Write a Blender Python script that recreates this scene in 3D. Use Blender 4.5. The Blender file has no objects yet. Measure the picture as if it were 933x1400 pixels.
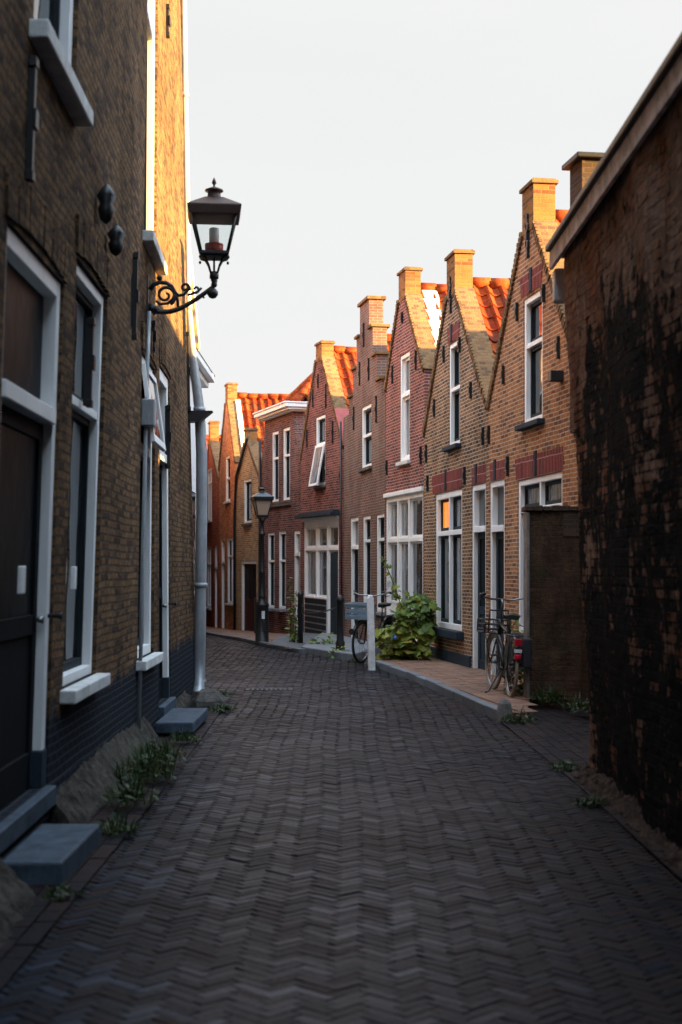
import bpy, math, random
from mathutils import Vector, Matrix
from mathutils.geometry import tessellate_polygon
R = random.Random(7)
PI = math.pi
scene = bpy.context.scene
COL = scene.collection
CX, HY, F, EYE = 466.5, 778.0, 1944.4, 1.6      # survey constants of the photograph: centre column, horizon row, focal length in px, eye height

def gz(D):
    """height of the street: level near the camera, falling gently beyond 31 m"""
    return 0.0 if D < 31 else -0.025 * (D - 31)

# ------------------------------------------------------------------ materials
MATS = {}
class NT:
    def __init__(s, name):
        s.m = bpy.data.materials.new(name); s.m.use_nodes = True
        s.t = s.m.node_tree; s.t.nodes.clear()
        s.out = s.n('ShaderNodeOutputMaterial'); s.b = s.n('ShaderNodeBsdfPrincipled')
        s.l(s.b.outputs[0], s.out.inputs[0]); MATS[name] = s.m
    def n(s, typ, **kw):
        x = s.t.nodes.new(typ)
        for k, v in kw.items(): setattr(x, k, v)
        return x
    def l(s, a, b): s.t.links.new(a, b)
    def set(s, node, **kw):
        for k, v in kw.items(): node.inputs[k].default_value = v
    def coord(s, kind='UV', scale=(1, 1, 1)):
        tc = s.n('ShaderNodeTexCoord'); mp = s.n('ShaderNodeMapping')
        mp.inputs['Scale'].default_value = scale
        s.l(tc.outputs[kind], mp.inputs['Vector']); return mp.outputs[0]
    def noise(s, vec, scale, detail=4, rough=.6):
        x = s.n('ShaderNodeTexNoise'); s.set(x, Scale=scale, Detail=detail, Roughness=rough)
        s.l(vec, x.inputs['Vector']); return x.outputs['Fac']
    def ramp(s, fac, stops):
        x = s.n('ShaderNodeValToRGB'); e = x.color_ramp.elements
        while len(e) < len(stops): e.new(.5)
        for q, (p, c) in zip(e, stops):
            q.position = p; q.color = (*c, 1) if len(c) == 3 else c
        s.l(fac, x.inputs[0]); return x.outputs[0]
    def mix(s, a, b, fac, mode='MIX'):
        x = s.n('ShaderNodeMix', data_type='RGBA', blend_type=mode)
        for i, v in ((0, fac), (6, a), (7, b)):
            if hasattr(v, 'links'): s.l(v, x.inputs[i])
            elif isinstance(v, (int, float)): x.inputs[i].default_value = v
            else: x.inputs[i].default_value = (*v, 1)
        return x.outputs[2]
    def math(s, op, a, b=0.0):
        x = s.n('ShaderNodeMath', operation=op)
        for i, v in ((0, a), (1, b)):
            if hasattr(v, 'links'): s.l(v, x.inputs[i])
            else: x.inputs[i].default_value = v
        return x.outputs[0]
    def bump(s, h, dist=.01, strength=.6):
        x = s.n('ShaderNodeBump'); s.set(x, Strength=strength, Distance=dist)
        s.l(h, x.inputs['Height']); s.l(x.outputs[0], s.b.inputs['Normal'])

def brick(name, c1, c2, c3, mortar, bw=.195, rh=.056, ms=.008, rough=.85, dirt=.45, tar=None, bumpd=.012, grain=.28):
    s = NT(name); uv = s.coord('UV')
    # slight waviness of the courses
    wob = s.n('ShaderNodeTexNoise'); s.set(wob, Scale=1.3, Detail=2); s.l(uv, wob.inputs['Vector'])
    va = s.n('ShaderNodeVectorMath', operation='SUBTRACT'); s.l(wob.outputs['Color'], va.inputs[0]); va.inputs[1].default_value = (.5, .5, .5)
    vs = s.n('ShaderNodeVectorMath', operation='SCALE'); s.l(va.outputs[0], vs.inputs[0]); vs.inputs['Scale'].default_value = .035
    vv = s.n('ShaderNodeVectorMath', operation='ADD'); s.l(uv, vv.inputs[0]); s.l(vs.outputs[0], vv.inputs[1])
    t = s.n('ShaderNodeTexBrick'); t.offset = .5
    s.set(t, Color1=(*c1, 1), Color2=(*c2, 1), Mortar=(*mortar, 1))
    s.set(t, **{'Scale': 1.0, 'Mortar Size': ms, 'Mortar Smooth': .25, 'Bias': -.1, 'Brick Width': bw, 'Row Height': rh})
    s.l(vv.outputs[0], t.inputs['Vector'])
    # a second brick set gives a scatter of odd-coloured bricks
    t2 = s.n('ShaderNodeTexBrick'); t2.offset = .5
    s.set(t2, Color1=(0, 0, 0, 1), Color2=(1, 1, 1, 1), Mortar=(0, 0, 0, 1))
    s.set(t2, **{'Scale': 1.0, 'Mortar Size': ms, 'Mortar Smooth': .25, 'Bias': 0., 'Brick Width': bw, 'Row Height': rh})
    s.l(vv.outputs[0], t2.inputs['Vector'])
    odd = s.ramp(t2.outputs['Color'], [(.60, (0, 0, 0)), (.85, (1, 1, 1))])
    col = s.mix(t.outputs['Color'], c3, odd)
    wn = s.noise(s.coord('UV', (1, .6, 1)), 1.1, 5, .65)
    w = s.ramp(wn, [(.30, (1 - dirt,) * 3), (.62, (1.05,) * 3)])
    col = s.mix(col, w, 1.0, 'MULTIPLY')
    fn = s.noise(uv, 45 if grain < .5 else 26, 5, .75)
    col = s.mix(col, s.ramp(fn, [(.3, (1 - grain,) * 3), (.7, (1 + grain * .6,) * 3)]), 1.0, 'MULTIPLY')
    if tar:
        sep = s.n('ShaderNodeSeparateXYZ'); s.l(uv, sep.inputs[0])
        h = s.math('ADD', sep.outputs['Y'], s.math('MULTIPLY', s.math('SUBTRACT', s.noise(uv, 3, 5), .5), .5))
        f = s.ramp(h, [(tar - .04, (1, 1, 1)), (tar + .04, (0, 0, 0))])
        col = s.mix(col, s.mix((.020, .023, .030), (.048, .053, .063), t.outputs['Fac']), f)
    s.l(col, s.b.inputs['Base Color']); s.set(s.b, Roughness=rough); s.b.inputs['Specular IOR Level'].default_value = .03
    inv = s.math('SUBTRACT', 1.0, t.outputs['Fac'])
    s.bump(s.math('ADD', inv, s.math('MULTIPLY', fn, .5)), bumpd, .8)
    return s.m

def plain(name, col, rough=.6, var=.25, scale=6, bumpd=.0, metal=0., spec=.4, streak=False):
    s = NT(name); c = s.coord('Object', (1, 1, .25) if streak else (1, 1, 1))
    n1 = s.noise(c, scale, 5, .65); n2 = s.noise(c, scale * 9, 3)
    f = s.math('ADD', s.math('MULTIPLY', n1, .7), s.math('MULTIPLY', n2, .3))
    dark = tuple(v * (1 - var) for v in col); lite = tuple(min(1, v * (1 + var * .5)) for v in col)
    s.l(s.ramp(f, [(.35, dark), (.62, lite)]), s.b.inputs['Base Color'])
    s.set(s.b, Roughness=rough, Metallic=metal); s.b.inputs['Specular IOR Level'].default_value = spec
    if bumpd: s.bump(f, bumpd, .7)
    return s.m

BR = {}
BR['L1'] = brick('brick_ochre_brown', (0.243, 0.140, 0.072), (0.171, 0.101, 0.059), (0.090, 0.059, 0.043), (0.108, 0.083, 0.063), bw=.19, rh=.058, ms=.010, dirt=.55, tar=.72, bumpd=.05, grain=.8)
BR['R1'] = brick('brick_orange_brown', (.42, .18, .07), (.31, .13, .058), (.20, .09, .05), (.52, .42, .33), dirt=.35, ms=.007)
BR['R2'] = brick('brick_grey_brown', (0.285, 0.147, 0.071), (0.190, 0.109, 0.062), (0.114, 0.071, 0.048), (0.572, 0.473, 0.380), dirt=.45, ms=.007)
BR['R3'] = brick('brick_wine_red', (0.266, 0.083, 0.063), (0.193, 0.063, 0.057), (0.112, 0.052, 0.052), (0.509, 0.388, 0.342), dirt=.35, ms=.0065)
BR['R4'] = brick('brick_grey_purple', (0.210, 0.136, 0.106), (0.151, 0.101, 0.085), (0.215, 0.091, 0.069), (0.345, 0.277, 0.236), dirt=.45, ms=.0065)
BR['R5'] = brick('brick_dark_red', (0.226, 0.075, 0.059), (0.155, 0.054, 0.049), (0.083, 0.041, 0.043), (0.367, 0.245, 0.214), dirt=.4, ms=.0065)
BR['R6'] = brick('brick_brown_red', (0.203, 0.082, 0.066), (0.150, 0.066, 0.059), (0.080, 0.048, 0.048), (0.326, 0.245, 0.225), dirt=.5, ms=.0065)
BR['R7'] = brick('brick_straw_yellow', (0.473, 0.297, 0.133), (0.369, 0.216, 0.102), (0.258, 0.154, 0.093), (0.578, 0.485, 0.370), dirt=.3)
BR['R8'] = brick('brick_salmon', (0.579, 0.233, 0.100), (0.454, 0.175, 0.083), (0.331, 0.133, 0.075), (0.462, 0.293, 0.200), dirt=.3, ms=.0065)
BR['R9'] = brick('brick_brick_red', (0.494, 0.105, 0.057), (0.359, 0.074, 0.049), (0.209, 0.060, 0.044), (0.470, 0.286, 0.218), dirt=.3, ms=.0065)
BR['R0'] = brick('brick_sooty', (0.090, 0.055, 0.040), (0.055, 0.040, 0.035), (0.130, 0.070, 0.040), (0.100, 0.085, 0.070), dirt=.4)
BR['chim'] = brick('chimney_brick', (0.334, 0.158, 0.057), (0.264, 0.119, 0.048), (0.176, 0.079, 0.040), (0.290, 0.176, 0.088), ms=.007, dirt=.35)
BR['cope'] = brick('coping_brick', (0.255, 0.141, 0.063), (0.202, 0.106, 0.053), (0.132, 0.075, 0.044), (0.185, 0.128, 0.079), bw=.11, rh=.07, dirt=.35)
BR['rub'] = brick('lintel_brick', (.22, .035, .03), (.16, .028, .026), (.12, .025, .025), (.42, .28, .25), bw=.062, rh=.215, ms=.006, dirt=.25)
plain('white_paint', (.82, .82, .80), .5, .10, 3, .002, streak=True, spec=.25)
plain('white_sill_stone', (.60, .60, .58), .7, .3, 8, .004)
plain('dark_sash', (.018, .024, .028), .6, .2, spec=.12)
plain('door_navy', (.02, .035, .045), .6, .25, 4, spec=.12)
plain('door_black', (.007, .009, .011), .7, .3, 4, spec=.08)
plain('door_brown', (.075, .022, .016), .6, .25, 4, spec=.12)
plain('plinth_navy', (.022, .034, .046), .7, .3, 4, .004, spec=.15)
plain('blue_stone', (.17, .195, .22), .55, .35, 5, .006)
plain('step_stone', (.055, .078, .105), .6, .6, 7, .012, spec=.2)
plain('black_iron', (.012, .012, .013), .45, .4, 20, .003)
plain('lantern_copper', (.055, .028, .022), .5, .35, 10, .002)
plain('zinc', (.36, .39, .41), .42, .35, 5, .003, metal=.25, streak=True)
plain('zinc_light', (.66, .66, .64), .5, .25, 6, .004)
plain('timber_pink', (.80, .62, .56), .7, .55, 7, .008)
plain('cement', (.21, .19, .17), .9, .55, 6, .02)
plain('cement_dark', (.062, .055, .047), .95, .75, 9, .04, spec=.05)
plain('rubble_earth', (.075, .05, .038), .95, .8, 14, .03, spec=.03)
plain('cement_mid', (.12, .11, .10), .92, .6, 8, .03, spec=.05)
plain('copper_red', (.45, .05, .015), .35, .3)
plain('milk_glass', (.75, .73, .70), .3, .05)
plain('cream_rubber', (.27, .22, .16), .7, .25)
plain('black_rubber', (.02, .02, .021), .75, .3)
plain('steel', (.26, .26, .27), .3, .2, 10, metal=.9)
plain('bike_black', (.014, .015, .016), .3, .2)
plain('saddle_black', (.02, .02, .02), .55, .3)
plain('red_plastic', (.5, .012, .03), .3, .1)
plain('crate_blue_grey', (.17, .23, .27), .55, .2)
plain('cloth_black', (.018, .02, .024), .8, .3)
plain('post_white', (.80, .80, .79), .6, .3, 5, .004)
plain('roof_slate', (.05, .045, .042), .7, .4, 5, .01)
plain('sheet_pale', (.42, .46, .48), .35, .35, 3, .01)
plain('shaded_red_coping', (.30, .05, .04), .6, .35, 5, .004)
plain('curtain_white', (.55, .56, .55), .8, .3, 5, streak=True)
plain('joint_sand', (.04, .036, .034), .95, .4, 8, .01)
plain('soil', (.05, .04, .032), .95, .5, 8, .02)
plain('clay_edge', (.20, .085, .05), .8, .4, 10, .01)
plain('soot_coping', (.11, .085, .07), .9, .5, 9, .01)
plain('stem_brown', (.06, .05, .025), .8, .3)

# glass: panes read as dark glass that mirrors the street, with a faint waviness
s = NT('window_glass'); n = s.noise(s.coord('Object'), 2.2, 1); s.set(s.b, Roughness=.03, IOR=1.52); s.b.inputs['Base Color'].default_value = (.016, .02, .024, 1)
s.b.inputs['Specular IOR Level'].default_value = .9; s.bump(n, .03, .25)
s = NT('door_glass'); s.b.inputs['Base Color'].default_value = (.006, .008, .010, 1); s.set(s.b, Roughness=.42); s.b.inputs['Specular IOR Level'].default_value = .05; s.bump(s.noise(s.coord('Object'), 3, 2), .03, .4)
s = NT('window_glass_net'); n = s.noise(s.coord('Object', (1, 1, .2)), 5, 3); s.set(s.b, Roughness=.06)
s.l(s.ramp(n, [(.38, (.03, .035, .04)), (.62, (.24, .26, .27))]), s.b.inputs['Base Color']); s.b.inputs['Specular IOR Level'].default_value = .9
s = NT('window_glass_painted_reflection'); s.b.inputs['Base Color'].default_value = (.25, .10, .02, 1); s.set(s.b, Roughness=.08)  # glow stands in for the sunlit wall mirrored in this pane
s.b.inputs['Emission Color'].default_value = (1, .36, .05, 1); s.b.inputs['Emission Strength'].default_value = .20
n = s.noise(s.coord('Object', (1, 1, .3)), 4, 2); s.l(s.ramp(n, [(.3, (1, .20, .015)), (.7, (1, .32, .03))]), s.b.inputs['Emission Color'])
def clear_glass(name, tint, amt):
    s = NT(name); tr = s.n('ShaderNodeBsdfTransparent'); tr.inputs[0].default_value = (*tint, 1)
    mx = s.n('ShaderNodeMixShader'); fr = s.n('ShaderNodeFresnel'); fr.inputs[0].default_value = 1.45
    s.b.inputs['Base Color'].default_value = (.5, .5, .48, 1); s.set(s.b, Roughness=.1)
    s.l(s.math('ADD', fr.outputs[0], amt), mx.inputs[0]); s.l(tr.outputs[0], mx.inputs[1]); s.l(s.b.outputs[0], mx.inputs[2]); s.l(mx.outputs[0], s.out.inputs[0])
clear_glass('lantern_glass', (.93, .96, .96), .03)
s = NT('lantern_glass_frosted'); s.b.inputs['Base Color'].default_value = (.34, .25, .19, 1); s.set(s.b, Roughness=.25)

# roof pantiles: one hue per tile, UV counts tiles
s = NT('pantile'); uv = s.coord('UV'); fl = s.n('ShaderNodeVectorMath', operation='FLOOR'); s.l(uv, fl.inputs[0])
wn = s.n('ShaderNodeTexWhiteNoise', noise_dimensions='3D'); s.l(fl.outputs[0], wn.inputs['Vector'])
c = s.ramp(wn.outputs['Value'], [(0, (.15, .020, .007)), (.45, (.22, .036, .010)), (.8, (.27, .062, .017)), (1, (.09, .022, .015))])
c = s.mix(c, s.ramp(s.noise(s.coord('Object'), 14, 5, .7), [(.35, (.55, .5, .45)), (.6, (1.08, 1.05, 1))]), 1.0, 'MULTIPLY')
s.l(c, s.b.inputs['Base Color']); s.set(s.b, Roughness=.8); s.b.inputs['Specular IOR Level'].default_value = .06; s.bump(s.noise(s.coord('Object'), 40, 3), .004, .6)

# clay pavers of the road: per-brick colour from a face attribute (intrinsic colour of each brick)
def paver(name, stops, rough0, rough1, sc=1.0):
    s = NT(name); a = s.n('ShaderNodeAttribute'); a.attribute_name = 'tone'
    c = s.ramp(a.outputs['Fac'], stops)
    n = s.noise(s.coord('Object'), 38, 4); big = s.noise(s.coord('Object'), .7, 4)
    c = s.mix(c, s.ramp(n, [(.3, (.7,) * 3), (.7, (1.2,) * 3)]), 1.0, 'MULTIPLY')
    c = s.mix(c, s.ramp(big, [(.35, (.75,) * 3), (.65, (1.15,) * 3)]), 1.0, 'MULTIPLY')
    s.l(c, s.b.inputs['Base Color'])
    r = s.n('ShaderNodeMapRange'); s.l(s.math('ADD', s.math('MULTIPLY', a.outputs['Fac'], .6), s.math('MULTIPLY', n, .4)), r.inputs[0]); r.inputs[3].default_value = rough0; r.inputs[4].default_value = rough1
    s.l(r.outputs[0], s.b.inputs['Roughness']); s.b.inputs['Specular IOR Level'].default_value = .5 if sc == 1.0 else sc
    if sc != 1.0: s.b.inputs['Specular Tint'].default_value = (.58, .76, 1, 1)
    s.bump(n, .006, .7)
paver('road_clinker', [(0, (.022, .011, .009)), (.30, (.011, .008, .009)), (.6, (.006, .007, .011)), (.85, (.012, .016, .026)), (1, (.024, .031, .047))], .70, .26, .15)
paver('paver_red', [(0, (.13, .065, .042)), (.4, (.20, .105, .065)), (.8, (.25, .135, .085)), (1, (.18, .12, .09))], .7, .95)
paver('kerb_stone', [(0, (.085, .095, .105)), (1, (.15, .165, .18))], .6, .85)

# tarred barn wall: bituminous black, flaking in vertical tongues to show old brick and render
s = NT('tarred_wall'); uv = s.coord('UV')
bk = s.n('ShaderNodeTexBrick'); bk.offset = .5
s.set(bk, Color1=(.42, .17, .085, 1), Color2=(.24, .10, .06, 1), Mortar=(.15, .11, .085, 1)); s.set(bk, **{'Scale': 1.0, 'Mortar Size': .008, 'Mortar Smooth': .3, 'Brick Width': .21, 'Row Height': .062}); s.l(uv, bk.inputs['Vector'])
st = s.noise(s.coord('UV', (1.9, 1.05, 1)), 2.0, 10, .72)
sep = s.n('ShaderNodeSeparateXYZ'); s.l(uv, sep.inputs[0])
big = s.noise(s.coord('UV', (.9, .5, 1)), .8, 3, .5)
hgt = s.ramp(s.math('MULTIPLY', sep.outputs['Y'], .25), [(.70, (0, 0, 0)), (.90, (1, 1, 1))])
fine = s.noise(uv, 22, 5, .7)
bkt = s.n('ShaderNodeTexBrick'); bkt.offset = .5
s.set(bkt, Color1=(0, 0, 0, 1), Color2=(1, 1, 1, 1), Mortar=(.2, .2, .2, 1)); s.set(bkt, **{'Scale': 1.0, 'Mortar Size': .008, 'Mortar Smooth': .3, 'Brick Width': .21, 'Row Height': .062}); s.l(uv, bkt.inputs['Vector'])
f = s.math('ADD', s.math('ADD', st, s.math('MULTIPLY', s.math('SUBTRACT', big, .5), .6)), s.math('MULTIPLY', hgt, .26))
f = s.math('ADD', f, s.math('MULTIPLY', s.math('SUBTRACT', bkt.outputs['Color'], .5), .12))
f = s.math('ADD', f, s.math('MULTIPLY', s.math('SUBTRACT', fine, .5), .22))
f = s.math('ADD', f, s.math('MULTIPLY', s.ramp(s.math('MULTIPLY', s.math('SUBTRACT', sep.outputs['X'], 20.0), 1.0), [(.0, (1, 1, 1)), (.55, (0, 0, 0))]), .10))
mask = s.ramp(f, [(.55, (0, 0, 0)), (.59, (1, 1, 1))])
ren = s.mix(bk.outputs['Color'], s.ramp(s.noise(uv, 9, 5), [(.3, (.18, .10, .07)), (.7, (.46, .28, .20))]), s.ramp(s.noise(s.coord('UV', (1.5, .5, 1)), 2, 4), [(.42, (0, 0, 0)), (.56, (1, 1, 1))]))
col = s.mix(s.ramp(s.noise(uv, 12, 5), [(.3, (.007, .008, .009)), (.7, (.022, .020, .020))]), ren, mask)
s.l(col, s.b.inputs['Base Color']); s.set(s.b, Roughness=.9); s.b.inputs['Specular IOR Level'].default_value = .05
s.bump(s.math('ADD', s.math('ADD', s.math('MULTIPLY', mask, -.5), s.noise(uv, 25, 5)), s.math('ADD', s.math('MULTIPLY', s.noise(uv, 7, 4), 1.5), s.math('MULTIPLY', bk.outputs['Fac'], -.5))), .018, 1.0)
# stained garden wall
s = NT('stained_render'); uv = s.coord('UV'); st = s.noise(s.coord('UV', (1.9, .9, 1)), 2.4, 8, .72)
col = s.ramp(st, [(.30, (.028, .019, .013)), (.5, (.075, .045, .028)), (.72, (.15, .088, .052))])
bl = s.noise(uv, 2.0, 4); col = s.mix(col, (.035, .045, .02), s.ramp(bl, [(.58, (0, 0, 0)), (.75, (.7, .7, .7))]))
s.l(col, s.b.inputs['Base Color']); b2 = s.n('ShaderNodeTexBrick'); b2.offset = .5; s.set(b2, Color1=(.16, .08, .045, 1), Color2=(.09, .045, .03, 1), Mortar=(.07, .05, .038, 1)); s.set(b2, **{'Scale': 1.0, 'Mortar Size': .008, 'Mortar Smooth': .3, 'Brick Width': .2, 'Row Height': .06}); s.l(uv, b2.inputs['Vector'])
col = s.mix(col, b2.outputs['Color'], s.ramp(s.noise(s.coord('UV', (1.4, .8, 1)), 1.8, 6, .7), [(.50, (0, 0, 0)), (.60, (.85, .85, .85))]))
s.l(col, s.b.inputs['Base Color']); s.b.inputs['Specular IOR Level'].default_value = .05
s.set(s.b, Roughness=.9); s.bump(s.math('ADD', s.math('ADD', st, s.noise(uv, 30, 4)), s.math('MULTIPLY', b2.outputs['Fac'], -.4)), .025, .9)

def leafmat(name, a, b, c):
    s = NT(name); at = s.n('ShaderNodeAttribute'); at.attribute_name = 'tone'
    s.l(s.ramp(at.outputs['Fac'], [(0, a), (.55, b), (1, c)]), s.b.inputs['Base Color']); s.set(s.b, Roughness=.5); s.b.inputs['Specular IOR Level'].default_value = .35
    s.b.inputs['Transmission Weight'].default_value = 0
    tl = s.n('ShaderNodeBsdfTranslucent'); mx = s.n('ShaderNodeMixShader'); mx.inputs[0].default_value = .35
    s.l(s.ramp(at.outputs['Fac'], [(0, a), (.55, b), (1, c)]), tl.inputs[0]); s.l(s.b.outputs[0], mx.inputs[1]); s.l(tl.outputs[0], mx.inputs[2]); s.l(mx.outputs[0], s.out.inputs[0])
leafmat('leaf_green', (.06, .12, .03), (.13, .22, .045), (.36, .38, .06))
leafmat('leaf_yellow', (.22, .15, .025), (.40, .27, .04), (.33, .30, .06))
leafmat('weed_green', (.018, .036, .012), (.032, .06, .017), (.075, .085, .028))
leafmat('petal_pale', (.55, .50, .42), (.65, .58, .45), (.7, .66, .55))

# ------------------------------------------------------------------ mesh builder
class MB:
    def __init__(s): s.v = []; s.f = []; s.uv = {}; s.tone = {}; s.sm = set()
    def face(s, pts, uv=None, tone=None, smooth=False):
        b = len(s.v); s.v += [tuple(p) for p in pts]; i = len(s.f)
        s.f.append(tuple(range(b, b + len(pts))))
        if uv: s.uv[i] = uv
        if tone is not None: s.tone[i] = tone
        if smooth: s.sm.add(i)
    def box(s, x0, x1, y0, y1, z0, z1, tone=None):
        if x0 > x1: x0, x1 = x1, x0
        if y0 > y1: y0, y1 = y1, y0
        if z0 > z1: z0, z1 = z1, z0
        b = len(s.v)
        s.v += [(x0, y0, z0), (x1, y0, z0), (x1, y1, z0), (x0, y1, z0), (x0, y0, z1), (x1, y0, z1), (x1, y1, z1), (x0, y1, z1)]
        for q in ((0, 3, 2, 1), (4, 5, 6, 7), (0, 1, 5, 4), (1, 2, 6, 5), (2, 3, 7, 6), (3, 0, 4, 7)):
            if tone is not None: s.tone[len(s.f)] = tone
            s.f.append(tuple(b + k for k in q))
        return s
    def prism(s, poly, y0, y1, cap=True):
        """poly of (x,z) extruded along y"""
        n = len(poly); b = len(s.v)
        s.v += [(x, y0, z) for x, z in poly] + [(x, y1, z) for x, z in poly]
        area = sum(poly[i][0] * poly[(i + 1) % n][1] - poly[(i + 1) % n][0] * poly[i][1] for i in range(n))
        for i in range(n):
            j = (i + 1) % n
            q = (b + i, b + j, b + n + j, b + n + i)
            s.f.append(q if area < 0 else q[::-1])
        if cap:
            A = tuple(b + i for i in range(n)); B = tuple(b + n + i for i in range(n))
            s.f.append(A if area > 0 else A[::-1]); s.f.append(B[::-1] if area > 0 else B)
        return s
    def vprism(s, poly, z0, z1, tone=None):
        """poly of (x,y) extruded along z; z0,z1 numbers or lists"""
        n = len(poly); b = len(s.v)
        z0 = z0 if isinstance(z0, list) else [z0] * n; z1 = z1 if isinstance(z1, list) else [z1] * n
        s.v += [(x, y, z0[i]) for i, (x, y) in enumerate(poly)] + [(x, y, z1[i]) for i, (x, y) in enumerate(poly)]
        area = sum(poly[i][0] * poly[(i + 1) % n][1] - poly[(i + 1) % n][0] * poly[i][1] for i in range(n))
        for i in range(n):
            j = (i + 1) % n; q = (b + i, b + j, b + n + j, b + n + i)
            s.f.append(q if area > 0 else q[::-1])
        T = tuple(b + n + i for i in range(n)); s.f.append(T if area > 0 else T[::-1])
        B = tuple(b + i for i in range(n)); s.f.append(B[::-1] if area > 0 else B)
        if tone is not None:
            for k in range(len(s.f) - n - 2, len(s.f)): s.tone[k] = tone
        return s
    def tube(s, pts, r, seg=8, closed=False, cap=True):
        P = [Vector(p) for p in pts]; n = len(P)
        rr = r if isinstance(r, (list, tuple)) else [r] * n
        b = len(s.v); up = None
        for i in range(n):
            if closed: t = P[(i + 1) % n] - P[i - 1]
            else: t = P[min(i + 1, n - 1)] - P[max(i - 1, 0)]
            if t.length < 1e-9: t = Vector((0, 0, 1))
            t.normalize()
            if up is None: up = Vector((0, 0, 1)) if abs(t.z) < .9 else Vector((1, 0, 0))
            a = up - t * up.dot(t)
            if a.length < 1e-6: a = Vector((1, 0, 0)) - t * t.x
            a.normalize(); up = a; c = t.cross(a)
            for k in range(seg):
                an = 2 * PI * k / seg
                s.v.append(tuple(P[i] + (a * math.cos(an) + c * math.sin(an)) * rr[i]))
        m = n if closed else n - 1
        for i in range(m):
            for k in range(seg):
                i2 = (i + 1) % n; k2 = (k + 1) % seg
                s.sm.add(len(s.f)); s.f.append((b + i * seg + k, b + i * seg + k2, b + i2 * seg + k2, b + i2 * seg + k))
        if cap and not closed:
            s.f.append(tuple(b + k for k in range(seg))[::-1]); s.f.append(tuple(b + (n - 1) * seg + k for k in range(seg)))
        return s
    def lathe(s, prof, cx=0, cy=0, seg=12, smooth=True, rot=0, sq=False):
        b = len(s.v); n = len(prof)
        for r, z in prof:
            for k in range(seg):
                an = 2 * PI * k / seg + rot
                s.v.append((cx + r * math.cos(an), cy + r * math.sin(an), z))
        for i in range(n - 1):
            for k in range(seg):
                k2 = (k + 1) % seg
                if smooth: s.sm.add(len(s.f))
                s.f.append((b + i * seg + k, b + i * seg + k2, b + (i + 1) * seg + k2, b + (i + 1) * seg + k))
        s.f.append(tuple(b + k for k in range(seg))[::-1]); s.f.append(tuple(b + (n - 1) * seg + k for k in range(seg)))
        return s
    def panel(s, outline, holes, y0, y1, reveal):
        """wall face in the x,z plane at y0 with rectangular holes; outer rim back to y1, reveals back to `reveal`"""
        loops = [outline] + [[(a, c), (b, c), (b, d), (a, d)] for a, b, c, d in holes]
        flat = [p for l in loops for p in l]
        tri = tessellate_polygon([[Vector((x, z, 0)) for x, z in l] for l in loops])
        b = len(s.v); s.v += [(x, y0, z) for x, z in flat]
        for t in tri:
            (ax, az), (bx, bz), (cx, cz) = (flat[i] for i in t)
            q = tuple(b + i for i in t)
            s.f.append(q if (bx - ax) * (cz - az) - (cx - ax) * (bz - az) > 0 else q[::-1])
        n = len(outline)
        area = sum(outline[i][0] * outline[(i + 1) % n][1] - outline[(i + 1) % n][0] * outline[i][1] for i in range(n))
        o = outline if area > 0 else outline[::-1]
        for i in range(n):
            (x0, z0), (x1, z1) = o[i], o[(i + 1) % n]
            s.face([(x0, y0, z0), (x0, y1, z0), (x1, y1, z1), (x1, y0, z1)])
        for a, bb, c, d in holes:
            s.face([(a, y0, c), (a, y0, d), (a, reveal, d), (a, reveal, c)]); s.face([(bb, y0, d), (bb, y0, c), (bb, reveal, c), (bb, reveal, d)])
            s.face([(a, y0, d), (bb, y0, d), (bb, reveal, d), (a, reveal, d)]); s.face([(bb, y0, c), (a, y0, c), (a, reveal, c), (bb, reveal, c)])
        return s
    def xf(s, fn): s.v = [tuple(fn(p)) for p in s.v]; return s
    def build(s, name, mat, parent=None, bevel=0, warp=None, fixn=False):
        v = [warp(p) for p in s.v] if warp else s.v
        me = bpy.data.meshes.new(name); me.from_pydata(v, [], s.f)
        uvl = me.uv_layers.new(name='UVMap'); uvd = [0.0] * (2 * len(me.loops))
        for p in me.polygons:
            cu = s.uv.get(p.index)
            if cu:
                for k, li in enumerate(p.loop_indices): uvd[2 * li], uvd[2 * li + 1] = cu[k]
            else:
                nx, ny, nz = p.normal
                for li in p.loop_indices:
                    x, y, z = s.v[me.loops[li].vertex_index]
                    if abs(nz) > .93: u, w = x, y
                    elif abs(ny) > .7: u, w = x, z
                    else: u, w = y, z / max(.35, math.sqrt(max(.01, 1 - nz * nz)))
                    uvd[2 * li], uvd[2 * li + 1] = u + 20, w + 0
        uvl.data.foreach_set('uv', uvd)
        if s.tone:
            at = me.attributes.new('tone', 'FLOAT', 'FACE'); at.data.foreach_set('value', [s.tone.get(i, .5) for i in range(len(s.f))])
        if s.sm: me.polygons.foreach_set('use_smooth', [i in s.sm for i in range(len(s.f))])
        me.materials.append(mat if not isinstance(mat, str) else MATS[mat])
        if fixn:
            import bmesh
            bm = bmesh.new(); bm.from_mesh(me); bmesh.ops.recalc_face_normals(bm, faces=bm.faces); bm.to_mesh(me); bm.free()
        me.update()
        o = bpy.data.objects.new(name, me); COL.objects.link(o)
        if parent: o.parent = parent
        if bevel:
            md = o.modifiers.new('edge', 'BEVEL'); md.width = bevel; md.segments = 2; md.limit_method = 'ANGLE'; md.angle_limit = math.radians(35)
        return o

def thing(name, label, cat, loc=(0, 0, 0), rz=0.0, group=None):
    o = bpy.data.objects.new(name, None); COL.objects.link(o); o.empty_display_size = .2
    o.location = loc; o.rotation_euler = (0, 0, rz); tag(o, label, cat, group); return o
def tag(o, label, cat, group=None, kind='thing'):
    o['label'] = label; o['category'] = cat; o['kind'] = kind
    if group: o['group'] = group
    return o
def structure(o): o['kind'] = 'structure'; return o

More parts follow.
